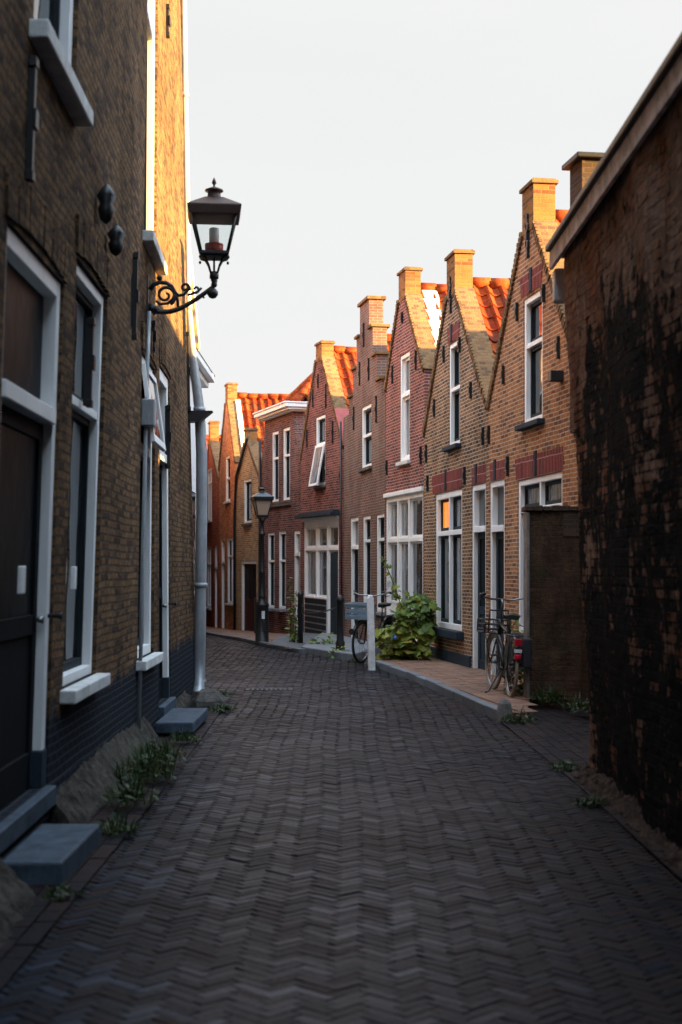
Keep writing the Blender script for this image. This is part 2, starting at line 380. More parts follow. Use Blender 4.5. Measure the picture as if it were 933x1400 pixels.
# ------------------------------------------------------------------ camera
cam = bpy.data.cameras.new('camera'); co = bpy.data.objects.new('camera', cam); COL.objects.link(co); scene.camera = co
co.location = (0, 0, EYE); co.rotation_euler = (PI / 2, 0, 0)
cam.sensor_fit = 'VERTICAL'; cam.sensor_height = 36; cam.sensor_width = 24; cam.lens = 50
cam.shift_y = 78 / 1400; cam.clip_start = .1; cam.clip_end = 3000
cam.dof.use_dof = True; cam.dof.focus_distance = 22; cam.dof.aperture_fstop = 2.4

# ------------------------------------------------------------------ facades
class Facade:
    """a facade standing on the plan line far end -> near end; local x runs along it, local y goes into the house"""
    def __init__(s, far, near, z=None):
        s.a = Vector(far); s.b = Vector(near); d = s.b - s.a; s.W = d.length; s.d = d / s.W
        s.z = z if z is not None else gz((s.a.y + s.b.y) / 2)
        s.rz = math.atan2(s.d.y, s.d.x)
    def S(s, px):
        k = (px - CX) / F
        return (k * s.a.y - s.a.x) / (s.d.x - k * s.d.y)
    def Z(s, px, py):
        D = s.a.y + s.S(px) * s.d.y
        return EYE + (HY - py) * D / F - s.z
    def rect(s, x0, x1, yt, yb):
        c = (x0 + x1) / 2
        return (s.S(x0), s.S(x1), s.Z(c, yb), s.Z(c, yt))

def tile_slope(mb, ridge, down, length, along, width, nrm, tw=.235, tl=.30, lift=.03, mask=None):
    """pantiles: S-profile columns, lapped rows. ridge: start point of the top edge; vectors are unit"""
    ridge = Vector(ridge); down = Vector(down); along = Vector(along); nrm = Vector(nrm)
    nc = max(1, round(width / tw)); tw = width / nc; nr = max(1, round(length / tl)); tl = length / nr
    prof = [(0, .008), (.10, .040), (.22, .052), (.34, .036), (.46, .006), (.60, -.010), (.80, -.010), (1.0, .008)]
    for c in range(nc):
        for r in range(nr):
            j = (R.random() - .5) * .012; jd = (R.random() - .5) * .02; tlt = (R.random() - .5) * .012
            P0 = []; P1 = []
            for u, h in prof:
                base = ridge + along * ((c + u) * tw)
                P0.append(base + down * (r * tl - .03) + nrm * (h + j))
                P1.append(base + down * ((r + 1) * tl + jd) + nrm * (h + lift + j + tlt * u))
            if mask and not mask((c + .5) * tw, (r + .5) * tl): continue
            for k in range(len(prof) - 1):
                u0, u1 = prof[k][0] * .96 + .02, prof[k + 1][0] * .96 + .02
                mb.face([P0[k], P1[k], P1[k + 1], P0[k + 1]], [(c + u0, r + .1), (c + u0, r + .9), (c + u1, r + .9), (c + u1, r + .1)], smooth=False)
                q0, q1 = P1[k] - nrm * lift * 1.2, P1[k + 1] - nrm * lift * 1.2
                mb.face([P1[k], q0, q1, P1[k + 1]], [(c + u0, r + .9)] * 4)
    return mb

def ridge_caps(mb, a, b, r=.11, step=.33):
    a = Vector(a); b = Vector(b); L = (b - a).length; n = max(1, round(L / step)); d = (b - a) / n
    for i in range(n):
        p = a + d * i; jz = (R.random() - .5) * .02
        mb.tube([p + Vector((0, 0, jz)), p + d * 1.05 + Vector((0, 0, jz + .012))], [r, r * .93], 10)
    return mb

def window(H, rect, cols=1, transom=None, frame=.075, sill='white_sill_stone', name='window', glass='window_glass', sash='dark_sash', top_glass=None, fy=.015, gy=.105, sill_out=.07, sill_h=.07, sill_ext=.06,
           white='white_paint', warp=None, meet=None, glasses=None, open_top=False, label=None):
    """frame, sashes and panes set in a wall opening; transom = height fraction of a horizontal bar"""
    a, b, c, d = rect; W = b - a; Hh = d - c
    m = MB(); yb = .15
    m.box(a, a + frame, fy, yb, c, d); m.box(b - frame, b, fy, yb, c, d)
    m.box(a + frame, b - frame, fy + .001, yb, d - frame, d); m.box(a + frame, b - frame, fy + .001, yb, c, c + frame * .9)
    xs = []; inner = W - 2 * frame; mull = frame * .8
    cw = (inner - mull * (cols - 1)) / cols
    for k in range(cols):
        x0 = a + frame + k * (cw + mull); xs.append((x0, x0 + cw))
        if k < cols - 1: m.box(x0 + cw, x0 + cw + mull, fy + .004, yb, c + frame * .9, d - frame)
    zt = None
    if transom:
        zt = c + Hh * transom
        for x0, x1 in xs: m.box(x0, x1, fy + .006, yb, zt - frame * .4, zt + frame * .4)
    o = m.build(name, white, H, .006, warp)
    if label: o['label'] = label
    k = 0
    for ci, (x0, x1) in enumerate(xs):
        spans = [(c + frame * .9, d - frame)] if not zt else [(c + frame * .9, zt - frame * .4), (zt + frame * .4, d - frame)]
        for si, (z0, z1) in enumerate(spans):
            sw = .045
            if sash:
                sm = MB()
                sm.box(x0, x0 + sw, gy - .03, gy + .03, z0, z1); sm.box(x1 - sw, x1, gy - .03, gy + .03, z0, z1)
                sm.box(x0 + sw, x1 - sw, gy - .029, gy + .03, z0, z0 + sw * 1.3); sm.box(x0 + sw, x1 - sw, gy - .029, gy + .03, z1 - sw, z1)
                if meet and (not zt or si == 0):
                    zz = z0 + (z1 - z0) * meet; sm.box(x0 + sw, x1 - sw, gy - .035, gy + .03, zz - .025, zz + .025)
                so = sm.build('sash', sash, o, .003, warp)
            else: sw = .0
            g = glass
            if top_glass and zt and si == 1: g = top_glass
            if glasses: g = glasses.get((ci, si), g)
            pm = MB(); pm.box(x0 + sw, x1 - sw, gy, gy + .012, z0 + sw, z1 - sw); pm.build('pane', g, o, 0, warp)
    if sill:
        sm = MB(); sm.box(a - sill_ext, b + sill_ext, -sill_out, fy + .06, c - sill_h, c - .002); so = sm.build('sill', sill, o, .01, warp)
    return o

def door(H, rect, leaf='door_navy', transom=None, frame=.085, glass_top=.0, white='white_paint', name='door', warp=None, step=True, fy=.015, panes=1):
    a, b, c, d = rect
    m = MB(); yb = .16
    m.box(a, a + frame, fy, yb, c, d); m.box(b - frame, b, fy, yb, c, d); m.box(a + frame, b - frame, fy + .001, yb, d - frame, d)
    top = d - frame
    if transom:
        zt = c + (d - c) * transom; m.box(a + frame, b - frame, fy - .02, yb, zt - .045, zt + .045); top = zt - .045
    o = m.build('door_frame', white, H, .006, warp)
    if transom: MB().box(a + frame, b - frame, .10, .112, zt + .045, d - frame).build('pane', 'door_glass' if leaf == 'door_black' else 'window_glass', o, 0, warp)
    lm = MB(); x0, x1 = a + frame, b - frame; w = x1 - x0; st = min(.1, w * .18); Y0, Y1 = .075, .12
    lm.box(x0, x0 + st, Y0, Y1, c, top); lm.box(x1 - st, x1, Y0, Y1, c, top)
    gh = c + (top - c) * (1 - glass_top) if glass_top else top
    lm.box(x0 + st, x1 - st, Y0 + .001, Y1, top - st, top); lm.box(x0 + st, x1 - st, Y0 + .001, Y1, c, c + .22)
    mid = c + (top - c) * .45
    lm.box(x0 + st, x1 - st, Y0 + .002, Y1, mid - .06, mid + .06)
    lm.box(x0 + st, x1 - st, Y0 + .02, Y1 - .005, c + .22, mid - .06)
    if not glass_top: lm.box(x0 + st, x1 - st, Y0 + .02, Y1 - .005, mid + .06, top - st)
    lo = lm.build(name, leaf, H, .006, warp)
    if glass_top: MB().box(x0 + st, x1 - st, Y0 + .02, Y0 + .03, mid + .06, top - st).build('pane', 'door_glass', lo, 0, warp)
    if glass_top and panes > 1:
        g = MB()
        for k in range(1, panes): xx = x0 + st + (x1 - x0 - 2 * st) * k / panes; g.box(xx - .012, xx + .012, Y0 + .006, Y0 + .03, mid + .06, top - st)
        g.build('glazing_bar', leaf, lo, 0, warp)
    kb = MB(); kb.tube([(x1 - st * .5, Y0, c + 1.0), (x1 - st * .5, Y0 - .05, c + 1.0)], [.012, .025], 8); kb.build('handle', 'steel', lo, 0, warp)
    if step: MB().box(a - .02, b + .02, -.12, .14, c - .16, c - .003).build('threshold', 'blue_stone', H, .012, warp)
    return o

def anchor(H, x, z0, z1, w=.035, warp=None, ornate=False):
    m = MB(); h = z1 - z0; zc = (z0 + z1) / 2
    m.box(x - w / 2, x + w / 2, -.035, .02, z0, z1)
    m.box(x - w * .9, x + w * .9, -.05, -.034, zc - .05, zc + .05)
    m.box(x - w * .8, x + w * .8, -.042, .0, z0 - .01, z0 + .04); m.box(x - w * .8, x + w * .8, -.042, .0, z1 - .04, z1 + .01)
    if ornate:
        for sx in (-1, 1):
            for q in (.3, .7):
                zz = z0 + h * q; m.tube([(x, -.03, zz - .06), (x + sx * .05, -.03, zz - .03), (x + sx * .06, -.03, zz + .03), (x + sx * .03, -.03, zz + .05)], .012, 6)
    return m.build('wall_anchor', 'black_iron', H, .004, warp)

def gable_profile(W, ax, ze, zs, hw, zb=-.5):
    return [(0, zb), (W, zb), (W, ze), (ax + hw, zs), (ax - hw, zs), (0, ze)]

def gable_house(f, name, label, mat, ax, ze, zs, ztop, hw, holes, depth=11.0, cope='cope', th=.26, cap='cope', pin=True, roof_drop=.16, cope_near=None, cope_far=None, cw=.02, group='brick gable houses along the street'):
    """old brick gable house: facade with openings, raked gable parapet, top block, tiled roof behind"""
    H = thing(name, label, 'house', (f.a.x, f.a.y, f.z), f.rz, group)
    W = f.W
    MB().panel(gable_profile(W, ax, ze, zs, hw), holes, 0, th, .16).build('wall', mat, H)
    # parapet coping on both rakes: brick on edge, a touch proud of the face
    for side in (-1, 1):
        x0 = ax + side * hw; x1 = W if side > 0 else 0
        dx, dz = x1 - x0, ze - zs; L = math.hypot(dx, dz); ux, uz = dx / L, dz / L
        nx, nz = (-uz, ux) if side > 0 else (uz, -ux)
        m = MB(); t = .055
        n = max(2, int(L / .075))
        m.prism([(x0, zs), (x1, ze), (x1 + nx * t, ze + nz * t), (x0 + nx * t, zs + nz * t)], -.02, th + .03)
        # toothed brick edge along the front of the rake
        for k in range(n):
            q = (k + .5) / n * L; px_, pz_ = x0 + ux * q, zs + uz * q
            e = .012 + R.random() * .014; hh = .026
            m.prism([(px_ - ux * hh - nx * .05, pz_ - uz * hh - nz * .05), (px_ + ux * hh - nx * .05, pz_ + uz * hh - nz * .05), (px_ + ux * hh + nx * .061, pz_ + uz * hh + nz * .061), (px_ - ux * hh + nx * .061, pz_ - uz * hh + nz * .061)], -.02 - e, -.002)
        o = m.build('coping', BR.get(cope) if not isinstance(cope, tuple) else BR['cope'], H)
    if pin:
        m = MB().box(ax - hw, ax + hw, -.012, th + .02, zs - .04, ztop - .07)
        pe = m.build('chimney', BR['chim'], H)
        c = MB(); c.box(ax - hw - .035, ax + hw + .035, -.045, th + .055, ztop - .07, ztop - .02); c.box(ax - hw - .012, ax + hw + .012, -.02, th + .03, ztop - .02, ztop)
        c.build('cap', BR['cope'], pe, .006)
    # body of the house and its roof
    apex = zs + hw * (zs - ze) / ((W - 2 * hw) / 2) - roof_drop
    e0 = ze - roof_drop
    MB().prism([(0.004, -.5), (W - .004, -.5), (W - .004, e0 - .06), (ax, apex - .06), (0.004, e0 - .06)], th - .002, depth).build('back_wall', mat, H)
    for side in (-1, 1):
        x1 = W - .01 if side > 0 else .01
        d = Vector((x1 - ax, 0, e0 - apex)); L = d.length; d.normalize(); nn = Vector((-d.z * side, 0, d.x * side)); nn = Vector((abs(d.z) * side, 0, abs(d.x)))
        m = MB()
        if side > 0: tile_slope(m, (ax, th + .02, apex), d, L, (0, 1, 0), depth - th, nn)
        else: tile_slope(m, (ax, depth, apex), d, L, (0, -1, 0), depth - th, nn)
        m.build('tile_roof', 'pantile', H)
    ridge_caps(MB(), (ax, th + .02, apex + .02), (ax, depth, apex + .02)).build('ridge_tiles', BR['cope'] if False else MATS['pantile'], H)
    return H

# plan of the right-hand row: corner points of the facades (x, distance)
def onray(px, D): return ((px - CX) / F * D, D)
A10, A9, A8, A7, A6, A5, A4, A3, A2 = (-5.9, 53.5), onray(282, 49.9), onray(300, 45.8), onray(323, 42.7), onray(357, 39.4), onray(411, 35.8), onray(470, 32.06), onray(527, 28.0), onray(580, 25.0)
A1 = onray(668, 20.6); A0 = (5.37 - .157 * 16.5, 16.5)

# ---- R1: nearest gable house
f = Facade(A2, A1); fb = Facade(A1, A0, 0.0); f.z = 0.0
f1, f2 = fb, f
ax1 = f1.S(723); ze1 = f1.Z(668, 558)
up1 = f1.rect(716, 742, 402, 577); gr1 = (f1.S(708), f1.S(769), .75, f1.Z(738, 651)); d1 = (f1.S(669.5), f1.S(690), .02, f1.Z(680, 657))
H = gable_house(f1, 'gable_house', 'tall orange brick gable house with red lintels, partly behind the dark stained garden wall', BR['R1'], ax1, ze1, f1.Z(717, 318), f1.Z(717, 256), .26, [up1, gr1, d1])
window(H, up1, 1, .62, sill='plinth_navy', sill_out=.10, sill_ext=.10)
window(H, gr1, 2, .80, sill='plinth_navy', glasses={(0, 1): 'window_glass_net', (1, 1): 'window_glass_net'})
door(H, d1, 'door_navy', .76, glass_top=.55)
def lintel(H, f, x0, x1, yt, yb, stones=(), mid=None):
    c = (x0 + x1) / 2; a, b = f.S(x0), f.S(x1); z0, z1 = f.Z(c, yb), f.Z(c, yt)
    MB().prism([(a, z0), (b, z0), (b + .05, z1), (a - .05, z1)], -.006, .05).build('lintel', BR['rub'], H)
    for q in stones:
        xx = f.S(q); MB().box(xx - .05, xx + .05, -.022, .04, z0 + .01, z1 + .04).build('keystone', 'plinth_navy', H, .008)
lintel(H, f1, 706, 770, 619, 650, (733,))
lintel(H, f1, 671, 690, 631, 656, (677.5,))
lintel(H, f1, 713, 741, 370, 399, (726.5,))
for x, a, b in ((745, 390, 412), (708.5, 415, 438), (765, 461, 489), (689.6, 501, 524), (766, 462, 489), (669.8, 583, 606), (695.7, 625, 650)): anchor(H, f1.S(x), f1.Z(x, b), f1.Z(x, a)) if x != 766 else None
anchor(H, ax1 + .02, f1.Z(726, 350), f1.Z(726, 292), .04, ornate=True)
m = MB(); zz = f1.Z(755, 520); m.box(f1.S(766), f1.S(771), -.16, .02, zz - .07, zz + .06); m.build('cable_box', 'black_iron', H, .01)
# ---- R2
ax2 = f2.S(617.5); ze2 = f2.Z(580, 591)
up2 = f2.rect(614, 629, 467, 609); gr2 = f2.rect(595.5, 632, 672, 860); d2 = (f2.S(645), f2.S(664.5), .02, f2.Z(655, 662))
H = gable_house(f2, 'gable_house', 'grey brown brick gable house with navy plinth and orange wall reflection painted into a window pane', BR['R2'], ax2, ze1, f2.Z(610, 408), f2.Z(611, 352), .29, [up2, gr2, d2])
window(H, up2, 1, .55, sill='plinth_navy', sill_out=.1, sill_ext=.1)
window(H, gr2, 2, .70, frame=.10, sill='plinth_navy', sill_out=.12, sill_h=.13, sill_ext=.12, glasses={(0, 1): 'window_glass_painted_reflection', (1, 1): 'window_glass_net', (1, 0): 'window_glass_net'})
door(H, d2, 'door_navy', .765, glass_top=.55)
lintel(H, f2, 592, 632, 645, 671, (610,)); lintel(H, f2, 646, 665, 637, 661, (651.5,))
lintel(H, f2, 613, 628, 445, 466, (618,))
for x, a, b in ((661.7, 585, 608), (636.6, 639, 662), (584, 609, 632), (586, 651, 671), (645, 523, 544), (595, 547, 569), (608, 474, 495), (629.7, 462, 481)): anchor(H, f2.S(x), f2.Z(x, b), f2.Z(x, a))
anchor(H, ax2, f2.Z(617, 428), f2.Z(617, 380), .04, ornate=True)
MB().box(f2.S(584), f2.S(645) - .02, -.03, .03, -.3, f2.Z(620, 905 - 14)).build('plinth', 'plinth_navy', H, .01)
# ---- R3 wine red house with timber front
f3 = Facade(A3, A2); f3.z = 0.0
ax3 = f3.S(550); up3 = f3.rect(546.5, 560, 483, 630); gr3 = (.04, f3.W - .08, .05, f3.Z(553, 671))
H = gable_house(f3, 'gable_house', 'wine red brick gable house with wide white timber ground floor front behind the vine', BR['R3'], ax3, f3.Z(525, 536), f3.Z(545, 412), f3.Z(547, 371), .27, [up3, gr3])
window(H, up3, 1, .62, glass='window_glass_net', sill='white_sill_stone', sash='white_paint')
a, b, c, d = gr3
def timber_front(H, rect, splits, base, door_k, tz, glass, head=.16):
    a, b, c, d = rect; m = MB(); fr = .09
    m.box(a, b, .01, .16, d - head, d); m.box(a - .03, b + .03, -.05, .012, d - .06, d + .02)
    xs = [a] + [a + (b - a) * q for q in splits] + [b]
    for x in xs: m.box(max(a, x - fr / 2 if a < x < b else (x if x == a else x - fr)), min(b, x + fr / 2 if a < x < b else (x + fr if x == a else x)), .012, .16, c, d - head)
    for k in range(len(xs) - 1):
        x0 = xs[k] + (fr if k == 0 else fr / 2); x1 = xs[k + 1] - (fr if k == len(xs) - 2 else fr / 2)
        z = c + (d - c) * tz; m.box(x0, x1, .016, .15, z - .04, z + .04)
        if k != door_k: m.box(x0, x1, .02, .15, c, c + base); m.box(x0, x1, -.02, .021, c + base - .05, c + base)
        else: m.box(x0, x1, .07, .13, c, c + .9)
    o = m.build('shop_front', 'white_paint', H, .006)
    for k in range(len(xs) - 1):
        x0 = xs[k] + (fr if k == 0 else fr / 2); x1 = xs[k + 1] - (fr if k == len(xs) - 2 else fr / 2)
        z = c + (d - c) * tz; zb = c + (base if k != door_k else .9)
        for z0, z1, gl in ((zb, z - .04, glass[k]), (z + .04, d - head, glass[k])):
            sm = MB(); sw = .04
            sm.box(x0, x0 + sw, .06, .11, z0, z1); sm.box(x1 - sw, x1, .06, .11, z0, z1); sm.box(x0 + sw, x1 - sw, .061, .11, z0, z0 + sw); sm.box(x0 + sw, x1 - sw, .061, .11, z1 - sw, z1)
            sm.build('sash', 'white_paint', o, .003)
            MB().box(x0 + sw, x1 - sw, .085, .095, z0 + sw, z1 - sw).build('pane', gl, o)
    return o
timber_front(H, gr3, (.32, .62), .75, 0, .70, ['window_glass_net', 'window_glass_net', 'window_glass'])
for x, a, b in ((569, 479, 504), (537, 501, 524), (550.5, 427, 441), (529.6, 630, 649), (576, 610, 633)): anchor(H, f3.S(x), f3.Z(x, b), f3.Z(x, a))
# pale sheet flashing on the near slope between the parapet and the tiles
zs3 = f3.Z(545, 412); ze3 = f3.Z(525, 536); m = MB()
apx = zs3 + .27 * (zs3 - ze3) / ((f3.W - .54) / 2) - .16
for k in range(8):
    q0, q1 = k / 8, (k + 1) / 8; j0 = .03 * math.sin(k * 2.1); j1 = .03 * math.sin((k + 1) * 2.1)
    X0, X1 = ax3 + (f3.W - ax3) * q0, ax3 + (f3.W - ax3) * q1; Z0, Z1 = apx + (ze3 - .16 - apx) * q0 + .085, apx + (ze3 - .16 - apx) * q1 + .085
    m.face([(X0, .27, Z0), (X1, .27, Z1), (X1, .62 + j1, Z1 + .005), (X0, .62 + j0, Z0 + .005)]); m.face([(X0, .62 + j0, Z0 + .005), (X1, .62 + j1, Z1 + .005), (X1, .63 + j1, Z1 - .06), (X0, .63 + j0, Z0 - .06)])
m.build('flashing', 'sheet_pale', H)
# ---- R4 stepped gable
f4 = Facade(A4, A3); f4.z = -.03
ax4 = f4.S(499); W = f4.W
st4 = [(.45, f4.Z(499, 415)), (.80, f4.Z(490, 463)), (1.20, f4.Z(514, 487)), (1.62, f4.Z(520, 521))]; ze4 = f4.Z(473, 569)
outl = [(0, -.5), (W, -.5), (W, ze4)]
for hwid, zt in reversed(st4): outl += [(ax4 + hwid, outl[-1][1]), (ax4 + hwid, zt)]
outl += [(ax4 - st4[0][0], st4[0][1])]
for k, (hwid, zt) in enumerate(st4):
    nz = st4[k + 1][1] if k + 1 < len(st4) else ze4
    if k > 0: outl += [(ax4 - hwid, zt)]
    outl += [(ax4 - hwid, nz)]
outl += [(0, ze4)]
outl = [p for i, p in enumerate(outl) if i == 0 or (abs(p[0] - outl[i - 1][0]) + abs(p[1] - outl[i - 1][1]) > 1e-4)]
up4 = f4.rect(495, 508.5, 555, 640); g4 = [(f4.S(479.5), f4.S(490.5), .05, f4.Z(485, 708)), (f4.S(496.5), f4.S(507), f4.Z(502, 838), f4.Z(502, 706)), (f4.S(515), f4.S(526), f4.Z(520, 838), f4.Z(520, 704))]
H = thing('gable_house', 'grey brown brick house with stepped gable top', 'house', (f4.a.x, f4.a.y, f4.z), f4.rz, 'brick gable houses along the street')
MB().panel(outl, [up4] + g4, 0, .30, .16).build('wall', BR['R4'], H)
for k, (hwid, zt) in enumerate(st4):
    inner = st4[k - 1][0] if k else 0
    c = MB()
    if k == 0: c.box(ax4 - hwid - .05, ax4 + hwid + .05, -.05, .36, zt + .001, zt + .07)
    else:
        c.box(ax4 - (inner + .003), ax4 - (hwid + .05), -.05, .36, zt + .001, zt + .06)
        MB().box(ax4 + (inner + .003), ax4 + (hwid + .05), -.05, .36, zt + .001, zt + .06).build('step_coping', BR['cope'], H, .008)
    c.build('step_coping', BR['cope'], H, .008)
e0, apex = ze4 - .1, st4[0][1] - .75
MB().prism([(.004, -.5), (W - .004, -.5), (W - .004, e0), (ax4, apex - .06), (.004, e0)], .298, 7).build('back_wall', BR['R4'], H)
for side in (-1, 1):
    x1 = W - .01 if side > 0 else .01; d = Vector((x1 - ax4, 0, e0 - apex)); L = d.length; d.normalize(); nn = Vector((abs(d.z) * side, 0, abs(d.x))); m = MB()
    tile_slope(m, (ax4, .33, apex), d, L, (0, 1, 0), 6.7, nn) if side > 0 else tile_slope(m, (ax4, 7.03, apex), d, L, (0, -1, 0), 6.7, nn)
    m.build('tile_roof', 'pantile', H)
ridge_caps(MB(), (ax4, .33, apex + .02), (ax4, 7, apex + .02)).build('ridge_tiles', 'pantile', H)
window(H, up4, 1, .52, sill='soot_coping'); door(H, g4[0], 'door_navy', .76, glass_top=.5)
window(H, g4[1], 1, .74, sill='blue_stone'); window(H, g4[2], 1, .74, sill='blue_stone')
for x, a, b in ((498.7, 443, 474), (493, 496, 527), (505.5, 491, 520), (485, 557, 588), (515.8, 543, 578)): anchor(H, f4.S(x), f4.Z(x, b), f4.Z(x, a))
m = MB(); m.tube([(.05, -.07, ze4 - .1), (.05, -.05, -.3)], .022, 10); m.build('downpipe', 'black_iron', H)
# ---- R5 dark red house, tilted sash, shop window
f5 = Facade(A5, A4); f5.z = -.05
ax5 = f5.S(436); up5 = f5.rect(431.5, 444.5, 568, 663); gr5 = (f5.S(415.5), f5.S(463), .05, f5.Z(439, 707))
H = gable_house(f5, 'gable_house', 'dark red brick gable house with tilted open upper sash and white shop window', BR['R5'], ax5, f5.Z(411, 628), f5.Z(430, 494), f5.Z(431, 470), .27, [up5, gr5], cope='cope')
a, b, c, d = up5
o = window(H, up5, 1, .60, sill='soot_coping', glass='window_glass')
m = MB(); zt = c + (d - c) * .60; L = (zt - c); an = math.radians(10)
sw = .06
m.box(a + .05, a + .05 + sw, -.02, .02, -L, 0); m.box(b - .05 - sw, b - .05, -.02, .02, -L, 0); m.box(a + .05 + sw, b - .05 - sw, -.019, .02, -sw, 0); m.box(a + .05 + sw, b - .05 - sw, -.019, .02, -L, -L + sw)
g = MB().box(a + .05 + sw, b - .05 - sw, -.004, .004, -L + sw, -sw)
rot = lambda p: (p[0], p[1] * math.cos(an) + p[2] * math.sin(an) - .01, zt - .03 + p[2] * math.cos(an) - p[1] * math.sin(an))
so = m.xf(rot).build('open_sash', 'white_paint', H, .004); g.xf(rot).build('pane', 'window_glass_net', so)
o5 = timber_front(H, gr5, (.36, .68), .95, 2, .74, ['window_glass_net', 'window_glass_net', 'window_glass'], .22)
a, b, c, d = gr5
m = MB(); m.box(a - .1, b + .1, -.22, .02, d + .02, d + .10); m.box(a - .06, b + .06, -.14, .02, d + .10, d + .15); m.build('canopy', 'plinth_navy', H, .01)
m = MB()
for k in range(6): m.box(a + .1, a + (b - a) * .66, -.005, .03, c + .02 + k * .15, c + .135 + k * .15)
sp_ = m.build('slatted_panel', 'dark_sash', H); MB().box(a + .085, a + (b - a) * .668, .004, .0195, c + .01, c + .94).build('panel_backing', 'zinc', sp_)
MB().box(a + (b - a) * .73, b - .1, .045, .075, c + .02, c + 2.0).build('door', 'door_navy', H, .006)
for x, a, b in ((428, 533, 556), (435, 512, 530), (445.7, 525, 556), (455, 575, 604), (420, 588, 610), (466, 636, 659)): anchor(H, f5.S(x), f5.Z(x, b), f5.Z(x, a))
# red coping colour stops at the shade line; the sunlit upper rake gets none
zs5, ze5 = f5.Z(430, 494), f5.Z(411, 628); x0 = ax5 + .27; dx, dz = f5.W - x0, ze5 - zs5; L = math.hypot(dx, dz); ux, uz = dx / L, dz / L
m = MB(); q0 = L * .60; m.prism([(x0 + ux * q0 - uz * .056, zs5 + uz * q0 + ux * .056), (x0 + dx - uz * .056, zs5 + dz + ux * .056), (x0 + dx - uz * .075, zs5 + dz + ux * .075), (x0 + ux * q0 - uz * .075, zs5 + uz * q0 + ux * .075)], -.03, .31); m.build('rake_board', 'shaded_red_coping', H)
# ---- R6 hipped house with white cornice
f6 = Facade(A6, A5); f6.z = -.17
W = f6.W; xl, xr = f6.S(362), f6.S(401); zc = f6.Z(380, 570); zsh = f6.Z(411, 618)
curve = []
for k in range(9):
    t = k / 8; curve.append((W - (W - xr) * (1 - (1 - t) ** 2.0) ** 1.0, zsh + (zc - zsh) * t ** 1.0))
curveL = [(W * 0 + xl * (1 - (1 - t) ** 2.0), zsh + (zc - zsh) * t) for t in [k / 8 for k in range(8, -1, -1)]]
outl = [(0, -.5), (W, -.5)] + curve + curveL
u6 = [f6.rect(372, 381, 590, 686), f6.rect(387, 396.5, 584.5, 683.5)]; g6 = [f6.rect(366, 375.5, 728, 831), f6.rect(381, 391, 726, 832)]; d6 = (f6.S(402), f6.S(410.5), .05, f6.Z(406, 725))
H = thing('hipped_house', 'dark brick house with hipped tile roof and white cornice behind the lamp post', 'house', (f6.a.x, f6.a.y, f6.z), f6.rz)
MB().panel(outl, u6 + g6 + [d6], 0, .30, .16).build('wall', BR['R6'], H)
m = MB(); m.box(xl - .12, xr + .25, -.28, .34, zc + .10, zc + .20); m.box(xl - .08, xr + .2, -.20, .34, zc + .04, zc + .10); m.box(xl - .03, xr + .12, -.10, .34, zc + .001, zc + .04)
m.box(xl - .14, xr + .27, -.31, .34, zc + .20, zc + .235); m.build('cornice', 'white_paint', H, .01)
ax6 = (xl + xr) / 2 + .12; zr = 6.95; ze6 = zsh + .1
MB().prism([(.004, -.5), (W - .004, -.5), (W - .004, ze6), (ax6 + .75, zc - .05), (ax6 - .75, zc - .05), (.004, ze6)], .298, 7).build('back_wall', BR['R6'], H)
hipy = 1.05; zbase = zc + .2
for side in (-1, 1):
    x1 = W - .02 if side > 0 else .02; d = Vector((x1 - ax6, 0, ze6 - zr)); L = d.length; d.normalize(); nn = Vector((abs(d.z) * side, 0, abs(d.x)))
    m = MB(); Lb = L * (zr - zbase) / (zr - ze6)
    lim = lambda y, sl: y > (hipy - .3) * max(0, 1 - sl / Lb) + .02
    if side > 0: tile_slope(m, (ax6, .3, zr), d, L, (0, 1, 0), 6.7, nn, mask=lambda u, sl: lim(u, sl))
    else: tile_slope(m, (ax6, 7, zr), d, L, (0, -1, 0), 6.7, nn, mask=lambda u, sl: lim(6.7 - u, sl))
    m.build('tile_roof', 'pantile', H)
hb = (W - ax6) * (zr - zbase) / (zr - ze6)
d = Vector((0, .2 - hipy, zbase - zr)); L = d.length; d.normalize(); nn = Vector((0, d.z, -d.y)); m = MB()
tile_slope(m, (ax6 - hb, hipy, zr), d, L, (1, 0, 0), 2 * hb, nn, mask=lambda u, sl: abs(u - hb) < hb * sl / L + .05); m.build('tile_roof', 'pantile', H)
m = MB(); ridge_caps(m, (ax6, hipy - .1, zr + .02), (ax6, 7, zr + .02))
for sx in (-1, 1): ridge_caps(m, (ax6 + sx * hb, .2, zbase + .05), (ax6, hipy, zr + .04), .12)
m.build('ridge_tiles', 'pantile', H)
for r in u6: window(H, r, 1, .62, sill='soot_coping')
for r in g6: window(H, r, 1, .62, sill='blue_stone', sill_out=.18)
door(H, d6, 'curtain_white', .78, glass_top=.4)
MB().box(f6.S(369), f6.S(398), -.06, .02, f6.Z(384, 692), f6.Z(384, 686.5)).build('brick_ledge', 'soot_coping', H, .01)
m = MB(); m.tube([(.1, -.06, zsh + .6), (.1, -.06, -.3)], .04, 8); m.build('downpipe', 'black_iron', H)
# ---- R7 little yellow house
f7 = Facade(A7, A6); f7.z = -.25
ax7 = f7.S(336.5); up7 = f7.rect(333.5, 344, 655, 715); d7 = (f7.S(330), f7.S(351), .04, f7.Z(341, 766))
H = gable_house(f7, 'gable_house', 'small straw yellow brick house with brown glazed door', BR['R7'], ax7, f7.Z(356, 656), f7.Z(335, 606), f7.Z(336, 586), .22, [up7, d7], depth=6)
window(H, up7, 1, None, sill='soot_coping'); door(H, d7, 'door_brown', None, frame=.10, glass_top=.62, panes=3)
m = MB(); m.tube([(f7.S(341), -.05, f7.Z(336, 600)), (.25, -.05, f7.Z(327, 650)), (.05, -.06, f7.Z(324, 706)), (.05, -.06, -.2)], .04, 8); m.build('downpipe', 'black_iron', H)
